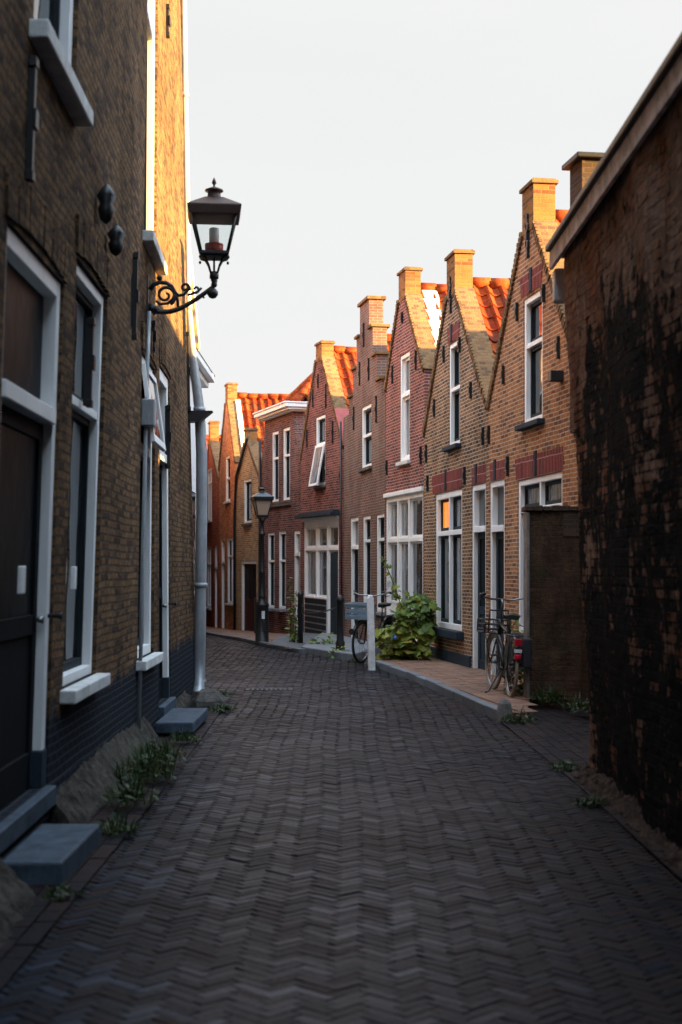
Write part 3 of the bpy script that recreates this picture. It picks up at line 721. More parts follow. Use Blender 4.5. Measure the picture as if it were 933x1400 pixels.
# ---- R8 salmon
f8 = Facade(A8, A7); f8.z = -.33
ax8 = f8.S(311); up8 = f8.rect(309, 315, 624, 686); g8 = f8.rect(311, 322, 736, 826); d8 = (f8.S(302.8), f8.S(307.6), .04, f8.Z(305, 737))
H = gable_house(f8, 'gable_house', 'tall salmon brick gable house beside the small yellow house', BR['R8'], ax8, f8.Z(323.5, 634), f8.Z(308, 553), f8.Z(309, 526), .24, [up8, g8, d8], depth=9)
zs8, ze8 = f8.Z(308, 553), f8.Z(323.5, 634); x0 = ax8 + .24; dx, dz = f8.W - x0, ze8 - zs8; L = math.hypot(dx, dz); nx, nz = -dz / L, dx / L
MB().prism([(x0 + nx * .056, zs8 + nz * .056), (x0 + dx + nx * .056, ze8 + nz * .056), (x0 + dx + nx * .10, ze8 + nz * .10), (x0 + nx * .10, zs8 + nz * .10)], .22, .36).build('rake_board', 'white_paint', H)
window(H, up8, 1, .5); window(H, g8, 2, .72); door(H, d8, 'curtain_white', .74)
# ---- R9 red
f9 = Facade(A9, A8); f9.z = -.43
ax9 = f9.S(287); up9 = f9.rect(284, 290, 640, 711); g9 = f9.rect(283, 289, 747, 830); d9 = (f9.S(293.5), f9.S(297.5), .04, f9.Z(295, 745))
H = gable_house(f9, 'gable_house', 'far red brick gable house beyond the salmon one, just past the grey downpipe', BR['R9'], ax9, f9.Z(300, 655), f9.Z(286, 607), f9.Z(286, 577), .3, [up9, g9, d9], depth=8)
window(H, up9, 2, .72, glasses={(0, 0): 'window_glass_net'}); window(H, g9, 2, .7); door(H, d9, 'curtain_white', .74)
# ---- R10 closing the street
f10 = Facade(A10, A9, -.5)
wr = [(1.0, 1.9, .8, 2.7), (2.4, 3.2, .8, 2.7), (1.5, 2.4, 3.4, 4.9)]
H = gable_house(f10, 'gable_house', 'farthest red brick house closing the bend of the street', BR['R9'], f10.W / 2, 4.6, 6.7, 7.2, .25, wr, depth=7)
for r in wr: window(H, r, 2, .7)
# ---- R0 behind the barn: only its sooty chimney looks over the roof
f0 = Facade((5.37 - .157 * 16.47, 16.47), (5.37 - .157 * 11.3, 11.3), 0.0)
H = thing('terrace_house', 'sooty house behind the tarred barn with a capped black chimney showing above the roof', 'house', (f0.a.x, f0.a.y, 0), f0.rz)
MB().prism([(0, -.4), (f0.W, -.4), (f0.W, 3.4), (0, 3.4)], 0, 6).build('wall', BR['R0'], H)
m = MB(); L = math.hypot(3.1, 2.0)
tile_slope(m, (f0.W, 3.0, 5.45), (0, -3.1 / L, -2.0 / L), L, (-1, 0, 0), f0.W, (0, -2.0 / L, 3.1 / L)); tile_slope(m, (0, 3.0, 5.45), (0, 3.1 / L, -2.0 / L), L, (1, 0, 0), f0.W, (0, 2.0 / L, 3.1 / L)); m.build('tile_roof', 'pantile', H)
MB().prism([(0.01, 3.3), (f0.W - .01, 3.3), (f0.W - .01, 3.4), (.01, 3.4)], 0, 6).build('attic', BR['R0'], H)
cz = EYE + (HY - 219) * 16.6 / F
m = MB().box(-.30, .14, -.04, .26, 3.2, cz - .05); c = m.build('chimney', BR['R0'], H)
m = MB(); m.box(-.38, .22, -.12, .34, cz - .06, cz); m.build('cap', 'black_iron', c, .012)

for q_, o_ in enumerate([o_ for o_ in bpy.data.objects if o_.name.startswith(('gable_house', 'hipped_house'))]):
    o_.rotation_euler.y = math.radians((0, 0, .35, -.3, .45, .2, -.5, .4, -.3, .2)[q_ % 10])
# ------------------------------------------------------------------ left building
WL, LA = -1.585, .0184
def warp(p):
    x, y, z = p
    T_ = ((-50, .034), (8.5, .034), (10.5, .032), (14.0, .006), (18.75, -.023), (50, -.023))
    for (x0, k0), (x1, k1) in zip(T_, T_[1:]):
        if x <= x1: k = k0 + (k1 - k0) * (x - x0) / (x1 - x0); break
    return (x, y - k * (z - 1.2), z)
L1 = thing('brick_building', 'large dark ochre brick building with tall white framed windows, lit gold at its far top', 'building', (WL, 0, 0), PI / 2 + LA)
dA = (7.0, 8.58, .30, 3.32); wA = (9.0, 10.36, .84, 3.58); wB = (12.75, 14.02, .78, 3.56); dB = (14.45, 15.62, .20, 3.68); uA = (7.45, 8.75, 4.45, 7.3); uB = (12.75, 14.05, 4.62, 8.3)
XE = 18.75
MB().panel([(-7, -.5), (0, -.5), (4, -.5), (8, -.5), (12, -.5), (16, -.5), (XE, -.5), (XE, 3), (XE, 7), (XE, 11), (16, 11), (12, 11), (8, 11), (4, 11), (0, 11), (-7, 11)], [dA, wA, wB, dB, uA, uB], 0, .32, .16).build('wall', BR['L1'], L1, warp=warp)
MB().box(-7, XE - .03, .5, 8, -.5, 10.9).build('back_wall', BR['L1'], L1)
MB().box(-7.1, XE + .05, -.45, 8.1, 11.0, 11.3).build('cornice', 'white_paint', L1, .02)
m = MB(); m.prism([(-7, 11.3), (XE, 11.3), (XE, 11.5), (-7, 11.5)], 0, 8); m.build('roof', 'roof_slate', L1)
def flip(r): return r
window(L1, wA, 1, .68, frame=.075, sill_out=.10, sill_h=.09, sill_ext=.08, warp=warp, gy=.12, fy=.03)
window(L1, wB, 1, .70, frame=.10, sill_out=.09, sill_h=.09, sill_ext=.08, warp=warp, gy=.12, fy=.03)
window(L1, uA, 1, .62, frame=.11, sill_out=.10, sill_h=.10, sill_ext=.10, warp=warp, gy=.12, fy=.03)
window(L1, uB, 1, .6, frame=.11, sill_out=.10, sill_h=.10, sill_ext=.10, warp=warp, gy=.12, fy=.03)
door(L1, dA, 'door_black', .73, frame=.10, glass_top=.45, warp=warp, step=False, fy=.02); door(L1, dB, 'door_black', .74, frame=.12, glass_top=.4, warp=warp, step=False, fy=.02)
for r in (dA, dB):
    MB().box(r[0], r[1], -.06, .2, r[2] - .12, r[2] - .002).build('threshold', 'step_stone', L1, .01, warp)
    MB().box(r[1] - .16, r[1] - .001, .005, .17, r[2] + .001, r[2] + .22).build('door_frame_foot', 'plinth_navy', L1, .006, warp)
    MB().tube([(r[1] - .08, .015, r[2] + 1.02), (r[1] - .08, -.05, r[2] + 1.02), (r[1] - .08, -.075, r[2] + 1.02)], [.012, .014, .03], 10).build('door_knob', 'black_iron', L1, 0, warp)
# brick relieving arches over openings
for r in (dA, wA, wB, dB):
    m = MB(); w = r[1] - r[0]; n = 13
    for k in range(n):
        a0 = r[0] - .06 + (w + .12) * k / n; a1 = r[0] - .06 + (w + .12) * (k + .86) / n; q = (k + .5) / n * 2 - 1; sag = .05 * (1 - q * q)
        m.prism([(a0, r[3] + .002 + sag), (a1, r[3] + .002 + sag), (a1 + q * .03, r[3] + .24 + sag), (a0 + q * .03, r[3] + .24 + sag)], -.012 - R.random() * .008, .05)
    m.build('brick_arch', BR['L1'], L1, 0, warp)
# tilted-out top light of the second window
a, b, c, d = wB; zt = c + (d - c) * .70; Lh = d - zt - .12; an = math.radians(8)
m = MB(); m.box(a + .1, a + .16, -.02, .02, -Lh, 0); m.box(b - .16, b - .1, -.02, .02, -Lh, 0); m.box(a + .16, b - .16, -.02, .02, -.06, 0); m.box(a + .16, b - .16, -.02, .02, -Lh, -Lh + .07)
g = MB().box(a + .16, b - .16, -.004, .004, -Lh + .07, -.06)
rot = lambda p: (p[0], p[1] * math.cos(an) + p[2] * math.sin(an), d - .1 + p[2] * math.cos(an) - p[1] * math.sin(an))
so = m.xf(rot).build('open_sash', 'white_paint', L1, .004, warp); g.xf(rot).build('pane', 'window_glass', so, 0, warp)
def LP(px, py, x=0.0):
    """point on the left wall seen at px,py"""
    k = (px - CX) / F; Y = (WL + x) / (k + LA)
    return Y, EYE + (HY - py) * Y / F
def lanchor(px, y0, y1, w=.045, orn=False):
    Y, zt = LP(px, y0); _, zb = LP(px, y1); anchor(L1, Y, zb, zt, w, warp, orn)
for q in ((14, 82, 245), (108, 437, 555), (173, 347, 463), (204, 440, 480), (262, 455, 560), (229, 555, 640)): lanchor(*q)
for q in ((117, 252, 306), (133, 308, 350)):
    Y, zt = LP(q[0], q[1]); _, zb = LP(q[0], q[2]); m = MB(); h = zt - zb
    m.lathe([(.01, zb), (.05, zb + h * .1), (.075, zb + h * .35), (.055, zb + h * .5), (.085, zb + h * .7), (.05, zb + h * .88), (.015, zt)], 0, 0, 10)
    m.v = [(x + Y, y * .8 - .05, z) for x, y, z in m.v]; m.build('wall_ornament', 'black_iron', L1, 0, warp)
lanchor(228, 8, 50)
for px, py in ((25, 793), (97, 790)):
    Y, z = LP(px, py); m = MB(); m.box(Y - .05, Y + .05, -.02, .005, z - .075, z + .075); m.build('house_number_plate', 'white_paint', L1, .006, warp)
# conduit with junction box
m = MB(); pts = [(12.85, -.03, 4.0), (12.65, -.03, 3.55), (12.6, -.03, 2.9), (12.4, -.03, 1.6), (12.2, -.03, .2)]
Yb, zb_ = LP(200, 565, .06)
pts = [(Yb + .15, -.035, LP(203, 440)[1]), (Yb + .05, -.035, zb_ + .5), (Yb, -.035, zb_), (Yb - .1, -.035, 1.5), (Yb - .2, -.035, .1)]
m.tube(pts, .018, 8); cd = m.build('cable_conduit', 'zinc', L1, 0, warp)
MB().box(Yb - .10, Yb + .10, -.12, .0, zb_ - .12, zb_ + .12).build('junction_box', 'zinc', cd, .012, warp)
# zinc downpipe at the far corner
XP = XE - .12
pw = lambda px, py, D: ((px - CX) / F * D, EYE + (HY - py) * D / F)
pp = []
for px, py in ((250, -60), (253, 130), (256, 300), (258, 420), (262, 470), (268, 520), (273, 560), (276, 620), (276, 700), (275, 800), (273.5, 900), (273, 932), (277, 955), (286, 975)):
    X, Z = pw(px, py, 18.55); pp.append((18.55 - (0 if py < 935 else (py - 935) / 40 * 1.6), -(X - WL + LA * 18.55), Z))
rad = [.052 if q[2] > 5.0 else .075 if q[2] > 3.7 else .088 for q in pp]
rad = [.042] * 4 + [.05, .06, .068] + [.074] * 7
m = MB(); m.tube(pp, rad, 14)
for k in (1, 3, 6, 9, 11): p = Vector(pp[k]); m.tube([p - Vector((0, 0, .03)), p + Vector((0, 0, .03))], rad[k] + .012, 14)
dp = m.build('downpipe', 'zinc', L1)
X, Z = pw(272, 571, 18.5); m = MB(); yy = -(X - WL + LA * 18.5)
m.prism([(18.30, Z - .07), (18.52, Z - .07), (18.52, Z + .07), (18.30, Z + .07)], yy - .02, yy + .28)
m.v = [(x, y, z) for x, y, z in m.v]; m.face([(18.3, yy - .02, Z - .07), (18.3, yy - .02, Z + .07), (18.3, yy - .19, Z + .07)]); m.face([(18.52, yy - .02, Z - .07), (18.52, yy - .02, Z + .07), (18.52, yy - .19, Z + .07)][::-1]); m.face([(18.3, yy - .19, Z + .07), (18.3, yy - .02, Z + .07), (18.52, yy - .02, Z + .07), (18.52, yy - .19, Z + .07)]); m.face([(18.3, yy - .02, Z - .07), (18.3, yy - .19, Z + .07), (18.52, yy - .19, Z + .07), (18.52, yy - .02, Z - .07)])
m.build('pipe_bracket', 'black_iron', L1)
# sloping cement skirt at the wall foot
def skirt(x0, x1, out, h, seed):
    m = MB()
    rr = random.Random(seed); n = int((x1 - x0) / .06) + 1; rows = 9; P = []
    for i in range(n + 1):
        x = x0 + (x1 - x0) * i / n; o_ = out * (1 + .12 * math.sin(x * 1.3 + seed) + (rr.random() - .5) * .10); hh = h * (1 + .10 * math.sin(x * 1.1 + seed * 2) + (rr.random() - .5) * .08)
        P.append([(x, .02 - (o_ + .02) * t, hh * (1 - t ** 1.15) + (rr.random() - .5) * .035 - (.02 if t == 1 else 0)) for t in [j / (rows - 1) for j in range(rows)]])
    for i in range(n):
        for j in range(rows - 1): m.face([P[i][j], P[i][j + 1], P[i + 1][j + 1], P[i + 1][j]])
    for Pn in (P[0], P[-1]): m.face(Pn + [(Pn[0][0], .02, -.05)])
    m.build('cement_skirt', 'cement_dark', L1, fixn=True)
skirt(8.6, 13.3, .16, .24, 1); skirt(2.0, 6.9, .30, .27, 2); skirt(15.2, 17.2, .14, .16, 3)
# door steps
def step_stone(x0, x1, D0, D1, z, label, h=.12):
    m = MB(); m.vprism([(x0, D0), (x1, D0 + .02), (x1 + .01, D1), (x0, D1)], z - h, z); o = m.build('door_step', 'step_stone', None, .015)
    tag(o, label, 'step', 'stone door steps along the brick building')
    return o
step_stone(-1.74, -1.40, 7.12, 8.22, .13, 'near blue grey stone step below the dark door at the wide cement skirt', .13)
step_stone(-1.76, -1.40, 13.45, 14.85, .15, 'far grey stone step beside the foot of the zinc downpipe', .11)
m = MB(); m.box(-1.70, -1.46, 13.6, 14.7, -.02, .045)
tag(m.build('step_support', 'cement', None, .01), 'rough block carrying the far stone step', 'block')
# foot of the downpipe: cement splash block
m = MB(); n0 = len(m.v); m.lathe([(.24, -.02), (.22, .08), (.15, .17), (.05, .20)], -1.55, 16.6, 9, False)
m.v = [(x + (R.random() - .5) * .05, y * 1.0 + (R.random() - .5) * .08, z + (R.random() - .5) * .02) for x, y, z in m.v]
tag(m.build('splash_block', 'cement_mid'), 'pale cement lump under the foot of the zinc downpipe', 'block')

# L2: white house beyond, with cornice and slate roof
L2 = thing('white_house', 'white rendered house with dark roof and projecting cornice behind the zinc downpipe', 'house', (-2.3, 19.3, 0), PI / 2)
MB().box(0, 3.8, 0, 6, -.4, 4.55).build('wall', 'white_paint', L2)
m = MB(); m.box(-.1, 3.9, -.14, .3, 4.551, 4.64); m.box(-.12, 3.93, -.24, .3, 4.64, 4.74); m.build('cornice', 'white_paint', L2, .01)
m = MB(); E = [(-.12, -.25, 4.742), (3.93, -.25, 4.742), (3.6, 3.0, 7.3), (.2, 3.0, 7.3), (-.12, 6.2, 4.742), (3.93, 6.2, 4.742)]
m.face([E[0], E[1], E[2], E[3]]); m.face([E[4], E[3], E[2], E[5]][::1]); m.face([E[1], E[5], E[2]]); m.face([E[4], E[0], E[3]]); m.face([E[0], E[4], E[5], E[1]]); m.build('roof', 'roof_slate', L2, fixn=True)
m = MB()
for x in (.6, 2.2): m.box(x, x + .9, -.01, .02, .8, 2.8)
m.build('window', 'window_glass', L2)

for nm, lab, x0, y0, x1, y1, ze_, bm_ in (('town_house', 'ochre brick house with white cornice standing past the white rendered house', -2.62, 23.4, -3.38, 32.4, 6.6, 'R7'), ('town_house', 'orange brick house with white cornice at the bend beyond the ochre one', -3.42, 32.6, -6.3, 57.5, 7.0, 'R1')):
    ff = Facade((x0, y0), (x1, y1), gz((y0 + y1) / 2)); H = thing(nm, lab, 'house', (x0, y0, ff.z), ff.rz)
    ops = []
    k = 0
    while 1.0 + k * 2.1 + 1.0 < ff.W: ops += [(.8 + k * 2.1, 1.8 + k * 2.1, .8, 2.8), (.8 + k * 2.1, 1.8 + k * 2.1, 3.8, 5.6)]; k += 1
    MB().panel([(0, -.5), (ff.W, -.5), (ff.W, ze_), (0, ze_)], ops, 0, .3, .16).build('wall', BR[bm_], H)
    MB().box(.01, ff.W - .01, .298, 6, -.5, ze_).build('back_wall', BR[bm_], H)
    for r in ops: window(H, r, 1, .6)
    MB().box(-.03, ff.W + .03, -.16, .3, ze_ + .001, ze_ + .18).build('cornice', 'white_paint', H, .01)
    m = MB(); m.face([(-.03, -.14, ze_ + .181), (ff.W + .03, -.14, ze_ + .181), (ff.W + .03, 3.2, ze_ + 2.9), (-.03, 3.2, ze_ + 2.9)]); m.face([(ff.W, 6.4, ze_), (0, 6.4, ze_), (0, 3.2, ze_ + 2.9), (ff.W, 3.2, ze_ + 2.9)]); m.face([(0, -.1, ze_ + .185), (0, 3.2, ze_ + 2.88), (0, 6.3, ze_ + .05)]); m.face([(ff.W, -.1, ze_ + .185), (ff.W, 6.3, ze_ + .05), (ff.W, 3.2, ze_ + 2.88)])
    m.build('roof', 'pantile', H)
# ------------------------------------------------------------------ barn and garden wall on the right
fB = Facade((1.90, 10.95), (1.90, -6.0), 0.0)
B = thing('tarred_barn', 'black tarred barn wall flaking to red brick under a weathered pinkish eave board', 'barn', (1.90, 10.95, 0), fB.rz)
bw = lambda p: (p[0], p[1] - .042 * max(p[2], 0) , p[2])
m = MB(); nx_, nz_ = 230, 60
for i in range(nx_):
    for j in range(nz_):
        P = []
        for di, dj in ((0, 0), (1, 0), (1, 1), (0, 1)):
            x = (i + di) * 16.95 / nx_; z = -.3 + (j + dj) * 4.5 / nz_
            dy = .022 * math.sin(x * 1.9 + 1.3 * math.sin(z * 1.1)) + .014 * math.sin(z * 3.1 + x * 4.3) + .008 * math.sin(x * 7.7 + z * 2.0) + R.gauss(0, .002)
            P.append((x, dy, z))
        m.face(P, smooth=True)
        if i == 0: m.face([P[0], P[3], (0, .3, P[3][2]), (0, .3, P[0][2])])
wall = m.build('wall', 'tarred_wall', B, warp=bw)
MB().box(.002, 16.9, .12, 7.0, -.3, 4.05).build('back_wall', 'tarred_wall', B)
zE = 4.06
m = MB(); m.box(-.42, 16.9, -.235, -.205, zE - .07, zE + .07); m.build('eave_board', 'timber_pink', B, .006)
m = MB(); m.prism([(-.42, zE + .071), (16.9, zE + .071), (16.9, zE + .12), (-.42, zE + .12)], -.27, .2); m.build('gutter', 'black_iron', B, .012)
MB().box(-.40, 16.9, -.205, .1, zE + .02, zE + .07).build('soffit', 'roof_slate', B)
m = MB(); m.box(-.44, -.30, -.21, -.10, zE - .34, zE - .075); m.build('gutter_outlet', 'zinc_light', B, .02)
d = Vector((0, 3.4, 2.5)).normalized(); L = math.hypot(3.6, 2.6)
MB().prism([(-.4, 0), (16.9, 0), (16.9, .01), (-.4, .01)], 0, .01)
m = MB(); dn = Vector((0, -3.05, -2.27)); Lr = dn.length; dn.normalize()
tile_slope(m, (16.9, 3.1, zE + .10 + 2.45), dn, Lr, (-1, 0, 0), 17.3, (0, dn.z, -dn.y), tw=.25, tl=.33); m.build('tile_roof', 'roof_slate', B)
MB().face([(-.4, 3.1, zE + 2.5), (16.9, 3.1, zE + 2.5), (16.9, 7.2, zE), (-.4, 7.2, zE)]); 
m = MB(); m.prism([(0.0, 0), (.2, 0), (.2, .1), (0, .1)], 0, .1); m = MB()
m.face([(-.4, 3.1, zE + 2.54), (16.9, 3.1, zE + 2.54), (16.9, 7.1, zE), (-.4, 7.1, zE)]); m.face([(.02, -.1, zE), (.02, 3.1, zE + 2.5), (.02, 6.9, zE)]); m.build('rear_slope', 'roof_slate', B)
# unseen tall block added behind the barn to shade the near left wall
MB().box(.1, 26.0, 2.2, 7.05, -.3, 13.0).build('added_shade_block', BR['R0'], B)

G = thing('garden_wall', 'stained dark garden wall with brick coping between the barn and the parked bicycle', 'wall')
MB().box(2.18, 2.86, 16.5, 16.78, -.1, 2.27).build('wall', 'stained_render', G, .012)
m = MB()
for k in range(7): x0 = 2.13 + k * .107; m.box(x0, x0 + .10, 16.45 + R.gauss(0, .008), 16.83, 2.272, 2.335 + R.gauss(0, .006))
m.build('coping', BR['R0'], G, .012)
MB().box(2.58, 2.84, 16.485, 16.52, 1.98, 2.27).build('bare_brick_patch', BR['R0'], G)
MB().box(2.155, 2.185, 16.48, 16.80, -.05, 2.26).build('edge_batten', 'cement', G, .005)
m = MB(); m.box(2.86, 2.98, 11.0, 16.7, -.1, 2.2); m.build('return_wall', 'stained_render', G, .01)

BH = thing('added_sky_blocker', 'unseen tall brick block added behind the viewer to cut sky light', 'house', (-4, -9, 0))  # added out of view to darken the near street
MB().box(0, 12, -6, 0, -.3, 10).build('wall', BR['R4'], BH); MB().prism([(-.2, 10.001), (12.2, 10.001), (6, 13)], -6.2, .2).build('roof', 'roof_slate', BH)  # walls and roof of the added sky blocker

# ------------------------------------------------------------------ ground, road, pavements
m = MB(); ys = [-60, 0, 10, 20, 31, 36, 41, 46, 51, 56, 80, 150, 600]
for a, b in zip(ys, ys[1:]):
    za, zb = gz(min(a, 56)) - .03, gz(min(b, 56)) - .03
    m.face([(-400, a, za), (400, a, za), (400, b, zb), (-400, b, zb)])
structure(m.build('ground', 'joint_sand'))

def road_left(Y):
    pts = [(-10, -1.28), (11, -1.28), (16, -1.34), (19, -1.75), (23, -2.25), (30, -2.6), (40, -3.9), (56, -6.5)]
    for (a, x0), (b, x1) in zip(pts, pts[1:]):
        if Y <= b: return x0 + (x1 - x0) * max(0, (Y - a) / (b - a))
    return -6.5
def road_right(Y):
    pts = [(-10, 1.74), (10.5, 1.74), (15.0, 1.66), (18.6, 1.24), (20.7, .96), (23.3, .53), (25.0, .02), (27, -.75), (29.1, -1.52), (30.6, -1.97), (38.2, -3.6), (45, -4.6), (56, -5.6)]
    for (a, x0), (b, x1) in zip(pts, pts[1:]):
        if Y <= b: return x0 + (x1 - x0) * max(0, (Y - a) / (b - a))
    return -5.6
# herringbone road: every clinker its own slightly tilted top
m = MB(); n = 3; Wb = .058; c45 = math.sqrt(.5); gap = .0022
def put_brick(mb, cx, cy, L, Wd, ang, z, tone, h=.012, tilt=.010):
    ca, sa = math.cos(ang), math.sin(ang); tx, ty = R.gauss(0, tilt * .9), R.gauss(0, tilt * 1.9); dz = R.gauss(0, .0012)
    e = .002
    def pt(u, v, w): return (cx + u * ca - v * sa, cy + u * sa + v * ca, z + w + (u * tx + v * ty if w > -.004 else 0) + dz)
    a, b = L / 2, Wd / 2
    T = [pt(-a + e, -b + e, 0), pt(a - e, -b + e, 0), pt(a - e, b - e, 0), pt(-a + e, b - e, 0)]
    S = [pt(-a, -b, -.005), pt(a, -b, -.005), pt(a, b, -.005), pt(-a, b, -.005)]
    mb.face(T, tone=tone)
    for k in range(4): mb.face([S[k], S[(k + 1) % 4], T[(k + 1) % 4], T[k]], tone=tone)
def crown(x, Y):
    l, r = road_left(Y), road_right(Y); q = (x - (l + r) / 2) / max(.3, (r - l) / 2)
    return gz(Y) + .018 * (1 - q * q) + .006 * math.sin(x * 2.1 + Y * .9) + .005 * math.sin(Y * 1.7 - x)
Ymax = 55; imax = int(2 * Ymax / Wb)
import itertools
for row in range(-70, int(Ymax / (Wb * c45 * 2) * 1.05) + 80):
    pass
def emit(gx, gy, horiz):
    # grid -> world: the lattice diagonal (1,1) runs along the street
    cx, cy = (gx + (n / 2 if horiz else .5)) * Wb, (gy + (.5 if horiz else n / 2)) * Wb
    X = (cx - cy) * c45; Y = (cx + cy) * c45
    if Y < 3.2 or Y > Ymax: return
    X += .018 * math.sin(Y * .83 + .4) + .005 * math.sin(Y * 2.9 + X * 2.1); Y += .020 * math.sin(X * 1.3 + Y * .31)
    l, r = road_left(Y), road_right(Y)
    if X < l - .06 or X > r + .07: return
    tn = min(1, max(0, R.gauss(.55, .24) - .22 * max(0, X - .3) + .14 * math.sin(X * 2.3 + Y * .9) * math.sin(Y * 1.3 - X)))
    put_brick(m, X, Y, n * Wb - gap, Wb - gap, PI / 4 if horiz else 3 * PI / 4, crown(X, Y), tn)
G_ = int(Ymax * 1.5 / Wb)
for gy in range(-60, int((Ymax + 6) * c45 / Wb) + 10):
    # world X=(gx-gy)*Wb*c45 must stay within the street
    lo = gy - int(7.5 / (Wb * c45)); hi = gy + int(2.6 / (Wb * c45))
    for gx in range(lo, hi):
        if (gx - gy) % (2 * n) == 0: emit(gx, gy, True)
        if (gx - gy) % (2 * n) == n + 0:
            # column gx: vertical brick covers gy' with (gx-gy') mod 2n in [n,2n): starts where the residue is 2n-1
            pass
        if (gx - gy) % (2 * n) == 2 * n - 1: emit(gx, gy, False)
structure(m.build('road', 'road_clinker'))

# edge rows and side strips of brick
m = MB()
def strip(fx, y0, y1, wdt, L, rows, zoff, tones, ang=PI / 2):
    y = y0
    while y < y1:
        for r_ in range(rows):
            x = fx(y + L / 2) + (r_ + .5) * wdt
            x2 = fx(y + L / 2 + .1) + (r_ + .5) * wdt
            put_brick(m, x, y + L / 2 + (L / 2 if r_ % 2 else 0), L - .005, abs(wdt) - .005, PI / 2 - (x2 - x) / .1, gz(y) + zoff, min(1, max(0, R.gauss(*tones))), tilt=.005)
        y += L
strip(lambda Y: road_left(Y), 3.2, 18, -.1, .2, 5, .014, (.22, .2)); strip(lambda Y: min(1.78, road_right(Y)), 3.2, 16.4, .1, .2, 12, .014, (.15, .2))
strip(lambda Y: road_left(Y), 18, 52, -.1, .2, 3, .006, (.35, .2))
structure(m.build('gutter_paving', 'road_clinker'))

def slab_poly(name, poly, z, mat, h=.3, uvscale=1): 
    m = MB(); m.vprism(poly, [gz(p[1]) - .2 for p in poly], [gz(p[1]) + z for p in poly]); return m.build(name, mat)
# raised brick pavement in front of the two nearest houses
kl = [(.53, 23.3), (.96, 20.7), (1.24, 18.6), (1.66, 15.0)]
poly = [(p[0] + .12, p[1]) for p in kl] + [(1.95, 14.9), (2.18, 16.49), (2.72, 16.6), A1, A2, (1.1, 26.9), (.62, 24.2)]
structure(slab_poly('pavement_bed', poly, .088, 'clay_edge'))
def inpoly(x, y, P):
    c = False; j = len(P) - 1
    for i in range(len(P)):
        if (P[i][1] > y) != (P[j][1] > y) and x < (P[j][0] - P[i][0]) * (y - P[i][1]) / (P[j][1] - P[i][1]) + P[i][0]: c = not c
        j = i
    return c
m = MB(); an = math.atan2(f2.d.y, f2.d.x); ux, uy = f2.d.x, f2.d.y
for i in range(-10, 70):
    for j in range(-24, 4):
        u = i * .2 + (.1 if j % 2 else 0); v = j * .2; X = A2[0] + ux * u + uy * v * -1 * -1; 
        X = A2[0] + ux * u - uy * v; Y = A2[1] + uy * u + ux * v
        if inpoly(X, Y, poly): put_brick(m, X, Y, .194, .194, an, gz(Y) + .10, min(1, max(0, R.gauss(.5, .25))), tilt=.008)
structure(m.build('pavement', 'paver_red'))
m = MB()
for (x0, y0), (x1, y1) in zip(kl, kl[1:]):
    L = math.hypot(x1 - x0, y1 - y0); k = max(1, round(L / .62))
    for q in range(k):
        a, b = (q + .012) / k, (q + .988) / k; dx, dy = (x1 - x0) / L, (y1 - y0) / L; nx, ny = -dy, dx; jz = (R.random() - .5) * .012; jx = (R.random() - .5) * .012
        P = [(x0 + (x1 - x0) * t + nx * w + jx, y0 + (y1 - y0) * t + ny * w) for t, w in ((a, -.005), (b, -.005), (b, .115), (a, .115))]
        m.vprism(P, -.15, .108 + jz, tone=R.random())
o = m.build('kerb', 'kerb_stone', None, .014, fixn=True); structure(o)
# far pavement (red clay) and stone stoops
far = [(-.78, 27.0), (-1.52, 29.2), (-1.97, 30.8), (-3.6, 38.4), (-4.6, 45), (-5.5, 53)] + [A10, A9, A8, A7, A6, A5, (-.9, 34.0)]
structure(slab_poly('pavement_bed', far, .053, 'clay_edge'))
m = MB()
for i in range(-26, 18):
    for j in range(0, 150):
        X, Y = i * .2 + (.1 if j % 2 else 0), 26.5 + j * .2
        if inpoly(X, Y, far): put_brick(m, X, Y, .194, .194, 0, gz(Y) + .065, min(1, max(0, R.gauss(.45, .25))), tilt=.008)
structure(m.build('pavement', 'paver_red'))
m = MB(); fl = [(-.78, 27.0), (-1.52, 29.1), (-1.97, 30.6), (-3.6, 38.2), (-4.6, 45), (-5.5, 53)]
for (x0, y0), (x1, y1) in zip(fl, fl[1:]):
    L = math.hypot(x1 - x0, y1 - y0); k = max(1, round(L / .8))
    for q in range(k):
        a, b = (q + .01) / k, (q + .99) / k; dx, dy = (x1 - x0) / L, (y1 - y0) / L
        P = [(x0 + (x1 - x0) * t + dy * w, y0 + (y1 - y0) * t - dx * w) for t, w in ((a, -.01), (b, -.01), (b, .12), (a, .12))]
        zz = gz((y0 + y1) / 2); m.vprism(P, [gz(p[1]) - .2 for p in P], [gz(p[1]) + .085 for p in P], tone=R.random())
structure(m.build('kerb', 'kerb_stone', None, .012, fixn=True))
o = MB().vprism([(-.76, 27.25), (-.02, 25.35), (.22, 24.85), (.84, 27.9), A4, (-.45, 33.8)], -.2, [.12, .12, .12, .12, .10, .10]).build('stone_stoop', 'blue_stone', None, .02, fixn=True)
tag(o, 'raised blue grey stone stoop in front of the white shop window', 'stoop')
o = MB().vprism([(-.80, 27.3), (-.47, 33.9), A5, (-1.5, 32.8), (-1.45, 29.3)], -.3, [.09, .06, 0.01, .04, .09]).build('stone_stoop', 'kerb_stone', None, .02, fixn=True)
tag(o, 'pale stone stoop between the lamp post and the iron railing', 'stoop')
# drain grate in the road
Dg = EYE * F / (945 - HY)
DG = thing('drain_cover', 'worn rectangular iron drain grate set in the road past the zinc downpipe', 'drain', (-.94, Dg, .016), .06)
m = MB(); m.box(-.31, .31, -.15, .15, 0, .012); m.build('frame', 'black_iron', DG, .004)
m = MB()
for k in range(9): m.box(-.26 + k * .06, -.225 + k * .06, -.12, .12, .012, .02)
m.build('grate', 'cement_mid', DG, .003)

